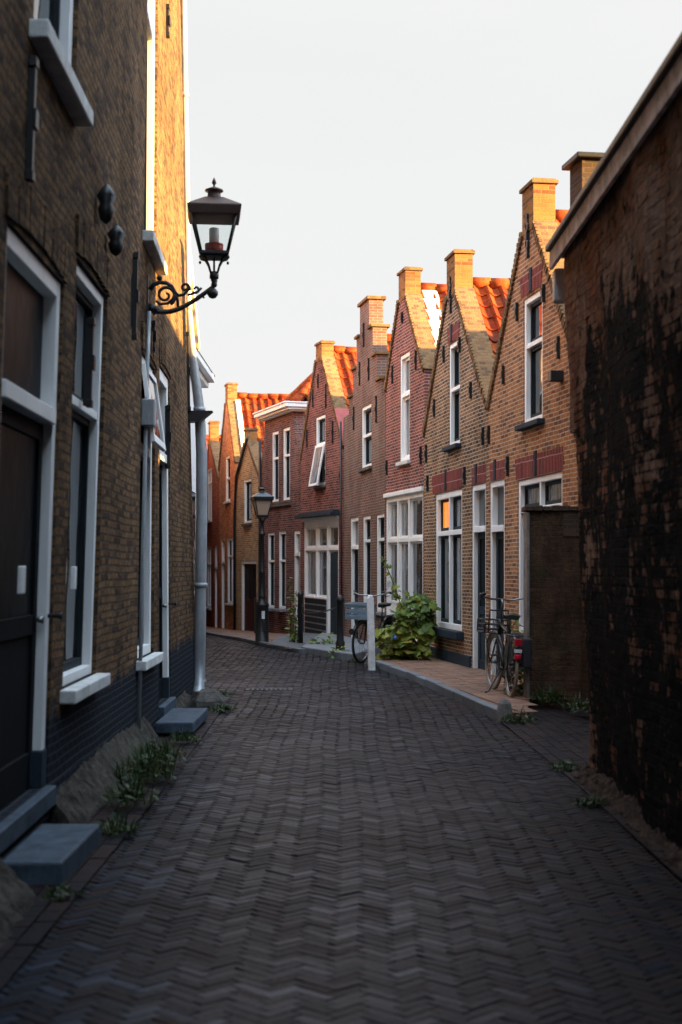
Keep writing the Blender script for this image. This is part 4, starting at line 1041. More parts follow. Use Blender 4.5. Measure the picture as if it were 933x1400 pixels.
# ------------------------------------------------------------------ lanterns
def lantern(P, w, h, glass, metal, roofmat, z0, bulb=True, x0=0., y0=0.):
    """four-sided tapered lantern with hood, vent and finial; w = width at the top of the glass"""
    wt, wb = w * .40, w * .245
    def at(mb): mb.v = [(x + x0, y + y0, z + z0) for x, y, z in mb.v]; return mb
    gh = h * .47; r4 = PI / 4; q = math.sqrt(2)
    m = MB(); m.lathe([(wb * q * 1.0, -.02), (wb * q * 1.13, 0), (wb * q * 1.13, .025), (wb * q * .95, .03)], 0, 0, 4, False, r4)
    for sx, sy in ((1, 1), (1, -1), (-1, 1), (-1, -1)):
        m.tube([(sx * wb, sy * wb, .02), (sx * wt, sy * wt, gh)], .012, 6); m.lathe([(.006, -.05), (.014, -.035), (.006, -.02)], sx * wb * 1.08, sy * wb * 1.08, 6)
    at(m).build('lantern_frame', metal, P)
    m = MB()
    for k in range(4):
        a0, a1 = r4 + k * PI / 2, r4 + (k + 1) * PI / 2
        c = lambda a, r, z: (r * q * math.cos(a), r * q * math.sin(a), z)
        m.face([c(a0, wb * .98, .03), c(a1, wb * .98, .03), c(a1, wt * .98, gh), c(a0, wt * .98, gh)])
    at(m).build('lantern_glass', glass, P)
    m = MB(); m.lathe([(wt * q * 1.02, gh - .005), (w * .475 * q, gh + .0), (w * .505 * q, gh + h * .10), (w * .5 * q, gh + h * .115), (w * .17 * q, gh + h * .25), (w * .15 * q, gh + h * .25)], 0, 0, 4, False, r4)
    hd = at(m).build('lantern_hood', roofmat, P)
    m = MB(); zt = gh + h * .25
    m.lathe([(w * .16, zt), (w * .155, zt + h * .012), (w * .13, zt + h * .02), (w * .12, zt + h * .085), (w * .175, zt + h * .095), (w * .17, zt + h * .115), (w * .06, zt + h * .145), (w * .02, zt + h * .155), (w * .018, zt + h * .175), (w * .045, zt + h * .20), (w * .03, zt + h * .235), (w * .006, zt + h * .27)], 0, 0, 14)
    at(m).build('finial', roofmat, P)
    if bulb:
        m = MB(); m.lathe([(.075, .03), (.085, .06), (.085, .11), (.05, .115)], 0, 0, 12); at(m).build('lamp_socket', 'copper_red', P)
        m = MB(); m.lathe([(.046, .115), (.046, .25), (.03, .26)], 0, 0, 12); at(m).build('lamp_bulb', 'milk_glass', P)

# wall lamp on the scroll bracket
DL = 13.2; sc_ = DL / F
WLp = thing('wall_lantern', 'black four sided lantern on a scrolled iron bracket fixed to the brick wall', 'street lamp', ((293 - CX) * sc_, DL, EYE + (HY - 350) * sc_), .10)
P2 = lambda px, py, y=0.: ((px - 293) * sc_, y, (350 - py) * sc_)
lantern(WLp, .49, .735, 'lantern_glass', 'black_iron', 'lantern_copper', 0)
m = MB()
for sx, sy in ((1, 1), (1, -1), (-1, 1), (-1, -1)):
    m.tube([(sx * .115, sy * .115, -.01), (sx * .08, sy * .08, -.03), (sx * .05, sy * .05, -.09), (sx * .03, sy * .03, -.16)], .009, 6)
m.lathe([(.034, -.215), (.042, -.21), (.042, -.15), (.03, -.145)], 0, 0, 10); m.lathe([(.02, -.29), (.03, -.27), (.022, -.245), (.032, -.225), (.03, -.215)], 0, 0, 10); m.tube([(0, 0, -.15), (0, 0, -.01)], .01, 6)
m.build('lantern_holder', 'black_iron', WLp)
m = MB()
def sw(pts, r0, r1): m.tube([P2(*p) for p in pts], [r0 + (r1 - r0) * i / (len(pts) - 1) for i in range(len(pts))], 8)
sw([(204, 424), (212, 427), (222, 428), (234, 427), (246, 423), (257, 417), (268, 410), (279, 402), (288, 395), (294, 390), (295, 383)], .026, .018)
def spiral(cx, cy, r0, r1, a0, a1, n, w0, w1, sy=1):
    pts = [(cx + (r0 + (r1 - r0) * k / n) * math.cos(math.radians(a0 + (a1 - a0) * k / n)), cy + sy * (r0 + (r1 - r0) * k / n) * math.sin(math.radians(a0 + (a1 - a0) * k / n))) for k in range(n + 1)]
    m.tube([P2(*p) for p in pts], [w0 + (w1 - w0) * k / n for k in range(n + 1)], 8)
sw([(206, 398), (211, 391), (219, 387.5), (228, 388), (236, 393), (240, 401), (245, 405), (252, 403.5), (257, 398), (258, 392)], .022, .013)
spiral(227, 405, 14, 3, 60, -430, 30, .017, .012)
sw([(240, 401), (237, 410), (230, 416), (220, 417), (214, 413)], .016, .012)
spiral(253.5, 394.5, 7, 1.6, 30, -330, 18, .014, .011)
sw([(240, 401), (243, 409), (244, 420)], .014, .014)
spiral(268, 396, 5.5, 1.4, 140, -200, 16, .013, .010); sw([(257, 404), (264, 402), (271, 399), (276, 394)], .013, .011)
sw([(268, 409), (273, 404.5), (278, 404), (279, 408)], .014, .01)
m.build('bracket_arm', 'black_iron', WLp)
m = MB()
for k in range(9):
    an = k * 40; m.tube([P2(210, 424), P2(210 + 9 * math.cos(math.radians(an)), 424 + 8 * math.sin(math.radians(an)), .03 * math.sin(k))], [.024, .006], 6)
m.tube([P2(203, 420, 0), P2(216, 427, 0)], .04, 8); m.build('bracket_leaf', 'black_iron', WLp)
m = MB(); x0 = P2(201, 0)[0]; m.box(x0 - .03, x0 + .02, -.05, .05, P2(0, 447)[2], P2(0, 378)[2]); m.build('wall_plate', 'black_iron', WLp, .008)
m = MB(); m.lathe([(.0, -.052), (.03, -.042), (.05, -.015), (.05, .015), (.03, .042), (.0, .052)], 0, 0, 12); q = P2(291, 401); m.v = [(x + q[0], y + q[1], z + q[2]) for x, y, z in m.v]; m.build('ball', 'black_iron', WLp)
m = MB(); m.lathe([(.0, .0), (.02, .01), (.028, .03), (.02, .05), (0, .06)], *P2(219, 0)[:2], 8); q = P2(219, 386); m.v = [(x, y, z + q[2]) for x, y, z in m.v]; m.build('bud', 'black_iron', WLp)

# street lamp on its post
DS = 29.9; zs_ = 0.02
SL = thing('street_lamp', 'black cast iron lamp post with frosted lantern at the kerb of the bend', 'street lamp', ((358.5 - CX) / F * DS, DS, .0), .25)
zl = EYE + (HY - 706) * DS / F
m = MB(); m.lathe([(.17, -.1), (.17, .03), (.145, .05), (.14, .80), (.15, .82), (.15, .86), (.09, .92), (.075, 1.0), (.085, 1.03), (.07, 1.06), (.060, 1.5), (.075, 1.52), (.058, 1.56), (.048, zl - .42), (.075, zl - .40), (.08, zl - .36), (.05, zl - .33), (.04, zl - .12), (.07, zl - .10), (.07, zl - .06)], 0, 0, 12)
m.build('post', 'black_iron', SL)
m = MB(); m.box(-.16, -.125, -.06, .06, .25, 1.0); m.box(-.02, .05, -.165, -.13, .3, .52); m.build('base_door', 'black_iron', SL, .01)
m = MB().box(-.035, .03, -.158, -.140, .56, .72); m.build('sticker', 'zinc_light', SL)
m = MB()
for sx, sy in ((1, 1), (1, -1), (-1, 1), (-1, -1)): m.tube([(sx * .03, sy * .03, zl - .12), (sx * .06, sy * .06, zl - .05), (sx * .10, sy * .10, zl - .01)], .009, 6)
m.build('lantern_holder', 'black_iron', SL)
lantern(SL, .43, .70, 'lantern_glass_frosted', 'black_iron', 'bike_black', zl, bulb=False)

# ------------------------------------------------------------------ posts and railing
o = MB().lathe([(.055, -.1), (.055, 1.0), (.065, 1.02), (.065, 1.06), (.05, 1.10), (.01, 1.12)], 0, 0, 10); o = o.build('iron_post', 'black_iron'); o.location = ((411 - CX) / F * 29.2, 29.2, .02)
tag(o, 'black iron post beside the pale flowering plant', 'post', 'black iron railing posts')
o2 = MB().lathe([(.085, -.1), (.085, .25), (.068, .30), (.065, .98), (.08, 1.0), (.08, 1.05), (.05, 1.10), (.01, 1.13)], 0, 0, 10).build('iron_post', 'black_iron'); o2.location = ((465.5 - CX) / F * 26.1, 26.1, .0)
tag(o2, 'stouter black iron post with weeds at its foot', 'post', 'black iron railing posts')
a = Vector(o.location) + Vector((0, 0, .70)); b = Vector(o2.location) + Vector((0, 0, .92))
m = MB(); d = b - a
def curl(c, u, r, t0, t1, rad=.012):
    pts = []
    for k in range(19):
        an = t0 + (t1 - t0) * k / 18; rr = r * (1 - .55 * k / 18); pts.append(c + u * math.cos(an) * rr + Vector((0, 0, 1)) * math.sin(an) * rr)
    m.tube(pts, rad, 6)
u = Vector((d.x, d.y, 0)).normalized()
m.tube([a + d * t + Vector((0, 0, -.06 * math.sin(PI * t))) for t in [k / 12 * .94 + .03 for k in range(13)]], .014, 6)
curl(a + d * .05 + Vector((0, 0, .06)), u, .09, -PI / 2, PI * 1.6); curl(b - d * .04 + Vector((0, 0, -.10)), u, .10, PI / 2, -PI * 1.6)
tag(m.build('iron_railing', 'black_iron'), 'sagging wrought iron rail with curled ends between the two black posts', 'railing')
DWp = EYE * F / (917 - HY)
WPt = thing('wooden_post', 'white painted square post standing at the kerb in front of the bicycle', 'post', ((508.5 - CX) / F * DWp, DWp, 0), .25)
m = MB(); m.prism([(-.052, -.1), (.052, -.1), (.047, 1.14), (.02, 1.19), (-.02, 1.19), (-.047, 1.14)], -.05, .05); m.xf(lambda p: (p[0] - .025 * p[2] / 1.2, p[1], p[2])).build('post', 'post_white', WPt, .012)
# kerb end stone
DK = EYE * F / (986 - HY)
m = MB(); m.lathe([(.095, -.1), (.09, .08), (.07, .19), (.035, .235)], 0, 0, 8, False); o = m.build('guard_stone', 'cement', None, .015); o.location = ((690 - CX) / F * DK, DK, 0)
tag(o, 'small worn guard stone at the end of the kerb', 'stone')

# ------------------------------------------------------------------ bicycles
def ring(cx, cz, r, n=36, y=0): return [(cx + r * math.cos(2 * PI * k / n), y, cz + r * math.sin(2 * PI * k / n)) for k in range(n)]
def bicycle(label, loc, yaw, tyre, basket='rack', steer=0., pitch=0., lean=0.):
    B_ = thing('bicycle', label, 'bicycle', loc, yaw, 'parked bicycles'); B_.rotation_euler = (lean, pitch, yaw)
    r = .335; xr, xf = -.53, .57
    piv = Vector((.40, 0, .9))
    def st(p):
        p = Vector(p) - piv; c, s_ = math.cos(steer), math.sin(steer); return tuple(Vector((p.x * c - p.y * s_, p.x * s_ + p.y * c, p.z)) + piv)
    for cx, fr in ((xr, False), (xf, True)):
        m = MB(); m.tube(ring(cx, r + .005, r), .021, 8, True); 
        m1 = MB(); m1.tube(ring(cx, r + .005, r - .028), .013, 6, True); m1.tube([(cx, -.045, r), (cx, .045, r)], .022, 8)
        for k in range(20):
            an = 2 * PI * k / 20; sy = .03 if k % 2 else -.03; m1.tube([(cx + .02 * math.cos(an + .4), sy, r + .005 + .02 * math.sin(an + .4)), (cx + (r - .03) * math.cos(an), 0, r + .005 + (r - .03) * math.sin(an))], .0022, 4, cap=False)
        if fr: m.xf(st); m1.xf(st)
        w = m.build('wheel', tyre, B_); m1.build('rim', 'steel', w)
        m = MB(); a0, a1 = (-25, 150) if not fr else (30, 185)
        m.tube([(cx + (r + .035) * math.cos(math.radians(a0 + (a1 - a0) * k / 16)), 0, r + (r + .035) * math.sin(math.radians(a0 + (a1 - a0) * k / 16))) for k in range(17)], .026, 6)
        m.v = [(x, y * 1.1, z) for x, y, z in m.v]
        if fr: m.xf(st)
        m.build('mudguard', 'bike_black', B_)
    bb, hd, hb, sc2 = (0, 0, .29), (.38, 0, .88), (.43, 0, .66), (-.21, 0, .80)
    m = MB(); T = m.tube
    T([hd, hb], .026, 8); T([hb, bb], .021, 8); T([(.395, 0, .82), (-.17, 0, .72)], .019, 8); T([bb, sc2], .02, 8)
    for sy in (-.05, .05):
        T([bb, (xr, sy, r)], .009, 6); T([(-.18, 0, .74), (xr, sy, r)], .008, 6)
    T([(0, -.06, .29), (0, .06, .29)], .022, 8)
    m.build('frame', 'bike_black', B_)
    m = MB(); [m.tube([hb, (.445, sy * .5, .62), (xf, sy, r)], .010, 6) for sy in (-.05, .05)]; m.xf(st).build('fork', 'bike_black', B_)
    m = MB(); m.tube([hd, (.345, 0, 1.08), (.38, 0, 1.12)], .013, 8)
    bar = [(.14, -.33, 1.16), (.22, -.325, 1.175), (.33, -.27, 1.15), (.38, -.15, 1.12), (.385, 0, 1.12), (.38, .15, 1.12), (.33, .27, 1.15), (.22, .325, 1.175), (.14, .33, 1.16)]
    m.tube(bar, .0125, 8); hbr = m.xf(st).build('handlebar', 'steel', B_)
    m = MB(); m.tube(bar[:2], .019, 8); m.tube(bar[-2:], .019, 8)
    for sy in (-1, 1): m.tube([(.33, sy * .26, 1.14), (.30, sy * .30, 1.11), (.20, sy * .33, 1.12)], .007, 6)
    m.lathe([(.0, 1.16), (.03, 1.165), (.03, 1.19), (.0, 1.205)], .30, .26, 8); m.xf(st).build('grip', 'saddle_black', hbr)
    m = MB(); m.tube([sc2, (-.24, 0, .93)], .013, 8); m.build('seat_post', 'steel', B_)
    m = MB(); prof = [(-.40, .085, .955), (-.36, .11, .965), (-.28, .105, .96), (-.20, .065, .955), (-.12, .035, .955), (-.08, .02, .95)]
    for (x0, w0, z0), (x1, w1, z1) in zip(prof, prof[1:]):
        for sg in (-1, 1):
            m.face([(x0, 0, z0), (x1, 0, z1), (x1, sg * w1, z1 - .015), (x0, sg * w0, z0 - .015)]); m.face([(x0, sg * w0, z0 - .015), (x1, sg * w1, z1 - .015), (x1, sg * w1 * .8, z1 - .06), (x0, sg * w0 * .8, z0 - .06)])
        m.face([(x0, -w0 * .8, z0 - .06), (x1, -w1 * .8, z1 - .06), (x1, w1 * .8, z1 - .06), (x0, w0 * .8, z0 - .06)])
    m.face([(-.40, -.085, .94), (-.40, .085, .94), (-.40, .07, .895), (-.40, -.07, .895)]); m.face([(-.40, -.085, .94), (-.40, 0, .955), (-.40, .085, .94)])
    m.build('saddle', 'saddle_black', B_, fixn=True)
    m = MB(); m.prism([(-.55, .29), (-.48, .25), (.0, .20), (.10, .24), (.11, .32), (.04, .37), (-.50, .38)], -.062, -.04); m.build('chain_guard', 'bike_black', B_, .008)
    m = MB(); m.tube([(0, -.06, .29), (.06, -.09, .13)], .009, 6); m.box(.01, .11, -.18, -.09, .11, .135); m.tube([(0, .06, .29), (-.06, .09, .45)], .009, 6); m.box(-.11, -.01, .09, .18, .44, .465); m.build('pedal', 'steel', B_)
    m = MB()
    for sy in (-.06, .06): m.tube([(-.2, sy, .72), (-.82, sy, .72)], .007, 6); m.tube([(-.62, sy, .72), (xr, sy, r)], .006, 6)
    for x in (-.3, -.45, -.6, -.75, -.82): m.tube([(x, -.06, .72), (x, .06, .72)], .006, 6)
    m.build('rear_rack', 'bike_black', B_)
    m = MB(); m.box(-.88, -.83, -.042, .042, .61, .69); m.lathe([(.045, .45), (.045, .51)], -.87, 0, 10); m.build('rear_light', 'red_plastic', B_, .008)
    m = MB(); m.box(-.875, -.86, -.045, .045, .53, .57); m.build('reflector', 'zinc_light', B_)
    for sy in (-.05, .05):
        m = MB(); c_ = (xr, sy, r); n_ = 14; arc = [(xr + .33 * math.cos(math.radians(15 + 150 * k / n_)), sy, r + .33 * math.sin(math.radians(15 + 150 * k / n_))) for k in range(n_ + 1)]
        for k in range(n_): m.face([(xr + .08, sy, r + .02), arc[k], arc[k + 1]])
        m.build('coat_guard', 'bike_black', B_)
    m = MB(); m.tube([(-.06, .05, .28), (-.16, .20, .02), (-.20, .24, .01)], .011, 6); m.tube([(-.06, -.05, .28), (-.14, -.14, .02)], .011, 6); m.build('kickstand', 'bike_black', B_)
    m = MB()
    if basket == 'rack':
        for z in (.74, .80, .86): m.tube([(.50, -.17, z), (.82, -.17, z), (.82, .17, z), (.50, .17, z)], .008, 6, True)
        for y in (-.17, -.06, .06, .17): m.tube([(.50, y, .70), (.82, y, .70)], .008, 6); m.tube([(.82, y, .70), (.82, y, .86)], .006, 6); m.tube([(.50, y, .70), (.50, y, .86)], .006, 6)
        m.tube([(.50, -.17, .70), (.50, .17, .70)], .008, 6); m.tube([(.82, -.17, .70), (.82, .17, .70)], .008, 6)
        for sy in (-.1, .1): m.tube([(.7, sy, .70), (xf, sy * .6, r)], .007, 6)
        m.tube([(.48, -.12, .98), (.48, .12, .98)], .01, 6); m.tube([(.48, -.12, .98), (.50, -.12, .70)], .008, 6); m.tube([(.48, .12, .98), (.50, .12, .70)], .008, 6)
        m.xf(st).build('front_rack', 'bike_black', B_)
        m = MB(); m.prism([(-.9, .36), (-.45, .36), (-.45, .70), (-.88, .70)], -.16, -.065); m.build('pannier_bag', 'cloth_black', B_, .02)
    else:
        t_ = .012; X0, X1, Y0, Y1, Z0, Z1 = .46, .80, -.20, .20, .74, 1.0
        def slots(mb, fn, L):
            for z in (Z0, Z0 + .10, Z0 + .20): fn(mb, z, z + .06)
        m.box(X0, X1, Y0, Y1, Z0, Z0 + t_)
        for z in (Z0 + t_ + .001, Z0 + .10, Z0 + .195):
            m.box(X0, X0 + t_, Y0, Y1, z, z + .055); m.box(X1 - t_, X1, Y0, Y1, z, z + .055); m.box(X0 + t_, X1 - t_, Y0, Y0 + t_, z, z + .055); m.box(X0 + t_, X1 - t_, Y1 - t_, Y1, z, z + .055)
        for x in (X0 - .002, (X0 + X1) / 2, X1 - .02): m.box(x, x + .022, Y0 - .003, Y0 + t_ - .002, Z0 - .002, Z1); m.box(x, x + .022, Y1 - t_ + .002, Y1 + .003, Z0 - .002, Z1)
        for y in (Y0 + .001, -.011, Y1 - .023): m.box(X1 - t_ + .002, X1 + .004, y, y + .022, Z0 - .001, Z1); m.box(X0 - .004, X0 + t_ - .002, y, y + .022, Z0 - .001, Z1)
        m.box(X0 - .01, X1 + .01, Y0 - .01, Y0 + .012, Z1 - .03, Z1 + .005); m.box(X0 - .01, X1 + .01, Y1 - .012, Y1 + .01, Z1 - .03, Z1 + .005); m.box(X1 - .012, X1 + .01, Y0 + .012, Y1 - .012, Z1 - .03, Z1 + .004); m.box(X0 - .01, X0 + .012, Y0 + .012, Y1 - .012, Z1 - .03, Z1 + .004)
        m.xf(st).build('crate', 'crate_blue_grey', B_, .004)
        m = MB()
        for sy in (-.1, .1): m.tube([(.65, sy, .735), (xf, sy * .6, r)], .008, 6)
        m.xf(st).build('front_rack', 'bike_black', B_)
        m = MB(); m.tube([(.30, .28, 1.15), (.33, .38, 1.30)], .006, 6); m.lathe([(.055, -.008), (.06, 0), (.055, .008)], 0, 0, 14)
        base = len(m.v) - 42; m.v = [v if i < base else (.33 + v[2] * .9, .38 + v[0], 1.33 + v[1]) for i, v in enumerate(m.v)]; m.xf(st).build('mirror', 'zinc_light', B_)
        m = MB(); m.lathe([(.02, -.05), (.055, .02), (.05, .035)], 0, 0, 12); m.v = [(z + .93, x, y + .55) for x, y, z in m.v]; m.xf(st).build('headlight', 'bike_black', B_)
        m = MB(); m.prism([(-.9, .34), (-.42, .34), (-.42, .72), (-.9, .72)], .07, .20); m.build('pannier_bag', 'cloth_black', B_, .03)
    return B_
bicycle('black city bicycle with cream tyres and wire front rack parked on the raised pavement', (1.955, 17.22, .105), math.radians(93.5), 'cream_rubber', 'rack', steer=math.radians(7), lean=math.radians(3))
bicycle('black bicycle carrying a blue grey plastic crate, half hidden behind the leafy vine', (.60, 24.35, .05), math.radians(243), 'black_rubber', 'crate', pitch=math.radians(2), lean=math.radians(-2))

# ------------------------------------------------------------------ plants
def leaf_poly(kind, size):
    if kind == 'lobed':
        pts = []
        for k in range(15):
            an = math.radians(-160 + 320 * k / 14); rr = .5 + .32 * abs(math.cos(an * 2.5)) * (1 if k % 2 == 0 else .75)
            pts.append((rr * math.cos(an) * size + size * .2, rr * math.sin(an) * size, -.18 * size * (rr ** 2) * abs(math.sin(an))))
        pts.append((0, 0, 0)); return pts
    if kind == 'oval':
        return [(t * size, w * size, -.25 * size * t * t) for t, w in ((0, 0), (.25, .22), (.55, .27), (.85, .14), (1.05, 0), (.85, -.14), (.55, -.27), (.25, -.22))]
    return [(t * size, w * size, .0 - .35 * size * t * t) for t, w in ((0, .03), (.4, .05), (1, 0), (.4, -.05), (0, -.03))]
def add_leaf(mb, pos, kind, size, yaw, pitch, roll, tone):
    M = Matrix.Rotation(yaw, 3, 'Z') @ Matrix.Rotation(pitch, 3, 'Y') @ Matrix.Rotation(roll, 3, 'X')
    P = [Vector(pos) + M @ Vector(p) for p in leaf_poly(kind, size)]
    if kind == 'lobed':
        c = P[-1]; ring_ = P[:-1]
        mid = Vector(pos) + M @ Vector((size * .25, 0, .04 * size))
        for k in range(len(ring_) - 1): mb.face([mid, ring_[k], ring_[k + 1]], tone=min(1, max(0, tone + R.gauss(0, .05))))
        mb.face([mid, ring_[-1], c, ring_[0]], tone=tone)
    else: mb.face(P, tone=tone)

# grapevine-like bush at the foot of the timber front
DV = 23.6
V = thing('vine_bush', 'big leafy vine bush with yellowing lower leaves in front of the white timber front', 'bush', (1.08, DV, .08))
g, yl, stm = MB(), MB(), MB()
def P_(px, py, dy=0.): return ((px - CX) / F * (DV + dy) - 1.08, dy, EYE + (HY - py) * (DV + dy) / F - .08)
blobs = [(568, 840, 20, 24, 70), (577, 824, 14, 12, 40), (554, 862, 12, 20, 40), (582, 862, 10, 18, 40), (562, 884, 24, 12, 46), (532, 868, 14, 14, 36), (538, 890, 14, 9, 24), (586, 836, 6, 20, 30), (548, 838, 8, 16, 22), (572, 890, 18, 8, 20)]
s_ = DV / F
for cx, cy, rx, ry, num in blobs:
    for k in range(int(num * 1.6)):
        while True:
            a, b, c = R.uniform(-1, 1), R.uniform(-1, 1), R.uniform(-1, 1)
            if .35 < a * a + b * b + c * c < 1: break
        px_, py_ = cx + a * rx, cy + b * ry; p = P_(px_, py_, c * .32)
        low = py_ > 862; size = R.uniform(.05, .115) if not low else R.uniform(.07, .15)
        yw = math.atan2(c - .4, a) + R.gauss(0, .6); pt = R.uniform(.2, 1.1)
        if R.random() < .3: p = (p[0] + R.gauss(0, .10), p[1], max(.02, p[2] + R.gauss(0, .11)))
        tgt = yl if (low and R.random() < (.34 if px_ < 565 else .12)) else g
        add_leaf(tgt, p, 'lobed', size, yw, pt, R.gauss(0, .4), min(1, max(0, R.gauss((.45 if px_ > 560 else .72) if not low else .85, .26))))
# shoot rising to the side
sh = [(558, 850), (553, 838), (548, 826), (544, 814), (540, 803), (536, 792), (531, 780), (527, 770), (524, 762)]
stm.tube([P_(x, y, -.1) for x, y in sh], .008, 6)
for i, (x, y) in enumerate(sh):
    for k in range(9 if i < 5 else 5): add_leaf(g, P_(x + R.uniform(-6, 6) * (1 - i * .08), y + R.uniform(-7, 7), -.1 + R.uniform(-.08, .08)), 'lobed', R.uniform(.05, .095) * (1 - i * .055), R.uniform(0, 6.3), R.uniform(.1, 1.1), R.gauss(0, .4), R.uniform(.5, 1))
for x, y in ((540, 885), (555, 880), (568, 876), (580, 870)): stm.tube([P_(558, 903, 0), P_((558 + x) / 2, (903 + y) / 2, .05), P_(x, y - 20, 0), P_(x + 4, y - 45, .1)], [.014, .012, .01, .005], 6)
g.build('foliage', 'leaf_green', V); yl.build('yellow_leaves', 'leaf_yellow', V); stm.build('stem', 'stem_brown', V)
m = MB(); 
for px_, py_, c_ in ((537, 868, 0), (540, 872, 0)): 
    q = P_(px_, py_, -.3); m.lathe([(.0, q[2] - .03), (.035, q[2] - .02), (.04, q[2] + .01), (0, q[2] + .03)], q[0], q[1], 7)
s = NT('flower_blue'); s.b.inputs['Base Color'].default_value = (.08, .22, .6, 1)
m.build('blue_flower', 'flower_blue', V)

# tall flowering stems by the railing
DT = 29.6
T_ = thing('flowering_plant', 'tall thin plant with pale flowers against the dark brick house', 'plant', ((398 - CX) / F * DT, DT, .05))
g, stm, fl = MB(), MB(), MB(); s_ = DT / F
for k in range(6):
    hgt = (1.35, 1.1, .8, .95, .6, .5)[k]; bx, by = R.uniform(-.12, .14), R.uniform(-.12, .12); lx = R.uniform(-.05, .12)
    pts = [(bx + lx * t, by, hgt * t) for t in (0, .3, .6, 1)]; stm.tube(pts, [.009, .007, .006, .004], 5)
    for q in range(int(hgt * 34)):
        t = R.uniform(.02, 1) ** .8; add_leaf(g, (bx + lx * t, by, hgt * t), 'oval', R.uniform(.07, .17) * (1.15 - t * .6), R.uniform(0, 6.3), R.uniform(-.5, .7), R.gauss(0, .3), R.uniform(.2, .9))
    fz = hgt + .01
    for q in range(8): add_leaf(fl, (bx + lx, by, fz), 'oval', .065, q * PI / 4, R.uniform(-.6, -.1), 0, R.random())
    if k in (1, 3): 
        for q in range(8): add_leaf(fl, (bx + lx * .5 + .08, by - .05, hgt * .45), 'oval', .06, q * PI / 4, .9, 0, R.random())
g.build('foliage', 'leaf_green', T_); stm.build('stem', 'stem_brown', T_); fl.build('flower', 'petal_pale', T_)

# low plants
def low_bush(label, loc, w, h, num, kind='oval', size=(.05, .12), mat='leaf_green', name='low_plant', flowers=0, group=None):
    o = thing(name, label, 'plant', loc, R.uniform(0, 6), group)
    g = MB()
    for k in range(num):
        a = R.uniform(0, 2 * PI); rr = math.sqrt(R.random()) * w; z = h * R.random() * (1 - (rr / w) ** 2 * .7)
        add_leaf(g, (rr * math.cos(a), rr * math.sin(a), z), kind, R.uniform(*size), a + R.gauss(0, .7), R.uniform(-.9, .6), R.gauss(0, .4), R.random())
    g.build('foliage', mat, o)
    if flowers:
        fm = MB()
        for k in range(flowers):
            a = R.uniform(0, 2 * PI); rr = R.random() * w; z = h * R.uniform(.5, 1.05)
            for q in range(5): add_leaf(fm, (rr * math.cos(a), rr * math.sin(a), z), 'oval', .03, q * 1.257, R.uniform(-.5, .3), 0, R.random())
        fm.build('flower', 'petal_pale', o)
    return o
low_bush('bright green low plant on the stone stoop under the slatted panel', ((444 - CX) / F * 28.3, 28.3, .11), .28, .2, 90)
low_bush('leafy green weeds round the foot of the stout iron post', ((464 - CX) / F * 25.7, 25.7, 0), .2, .22, 80)
low_bush('tall green plant with small white flowers behind the cream tyred bicycle', (2.28, 17.6, .1), .22, 1.1, 330, flowers=26, size=(.04, .10))
low_bush('dark green plant filling the corner left of the garden wall', (2.2, 17.0, .1), .2, .65, 200, size=(.05, .11), mat='weed_green')

def tuft(label, X, Y, w, h, num, z=0., mat='weed_green', broad=.6):
    o = thing('weed_tuft', label, 'weeds', (X, Y, z), 0, 'weeds along the wall feet and kerbs'); g = MB()
    for k in range(int(num * 1.0)):
        a = R.uniform(0, 2 * PI); rr = R.random() ** .8 * w; x, y = rr * math.cos(a), rr * math.sin(a) * 1.3; hh = h * R.uniform(.4, 1) * (1 - .5 * rr / w)
        if R.random() < broad: add_leaf(g, (x, y, hh * R.random() * .6), 'oval', R.uniform(.03, .07), R.uniform(0, 6.3), R.uniform(-.8, .4), R.gauss(0, .3), R.random())
        else:
            ly = a + R.gauss(0, .8); lx_, ly_ = math.cos(ly) * hh * .5, math.sin(ly) * hh * .5; t = .005; px_, py_ = -math.sin(ly) * t, math.cos(ly) * t
            tn = R.random()
            g.face([(x - px_, y - py_, 0), (x + px_, y + py_, 0), (x + lx_ * .4 + px_, y + ly_ * .4 + py_, hh * .65), (x + lx_ * .4 - px_, y + ly_ * .4 - py_, hh * .65)], tone=tn)
            g.face([(x + lx_ * .4 - px_, y + ly_ * .4 - py_, hh * .65), (x + lx_ * .4 + px_, y + ly_ * .4 + py_, hh * .65), (x + lx_, y + ly_, hh)], tone=tn)
    g.build('blades', mat, o); return o
tufts = [
 ('largest bushy weed patch on the cement skirt below the first tall window', -1.46, 10.6, .24, .34, 320),
 ('second thick weed patch on the cement skirt, next to the largest one', -1.47, 11.5, .22, .30, 260),
 ('loose weeds trailing from the largest patch toward the near stone step', -1.40, 9.5, .20, .26, 200),
 ('short weeds at the far end of the near stone step', -1.36, 8.55, .14, .20, 120),
 ('sparse weeds in front of the near stone step', -1.38, 6.9, .12, .08, 60),
 ('weeds growing under the far stone step', -1.42, 12.9, .14, .14, 110),
 ('grass tuft at the pale cement lump under the downpipe', -1.33, 15.9, .16, .16, 140),
 ('thin weeds in the joint behind the pale cement lump', -1.45, 17.5, .12, .10, 80),
 ('weed clump at the guard stone', 1.85, 14.7, .18, .2, 160),
 ('weeds along the foot of the stained garden wall', 2.35, 16.2, .22, .26, 200),
 ('broad weeds between the garden wall and the barn corner', 2.55, 15.2, .2, .22, 180),
 ('low weeds at the foot of the barn corner', 1.80, 11.3, .14, .12, 120),
 ('green tuft at the crumbling foot of the barn wall', 1.70, 9.6, .12, .10, 100),
 ('weeds at the foot of the white square post', .55, 22.9, .14, .10, 90),
 ('weeds beneath the front wheel of the crate bicycle', .25, 24.2, .2, .10, 110),
 ('small weeds on the kerb near the middle of the raised pavement', 1.15, 20.0, .08, .07, 50),
]
for lb, X, Y, w, h, nn_ in tufts: tuft(lb, X, Y, w, h, nn_, z=.05 if X < -1.39 else (.1 if (X > 2.0) else 0.01))
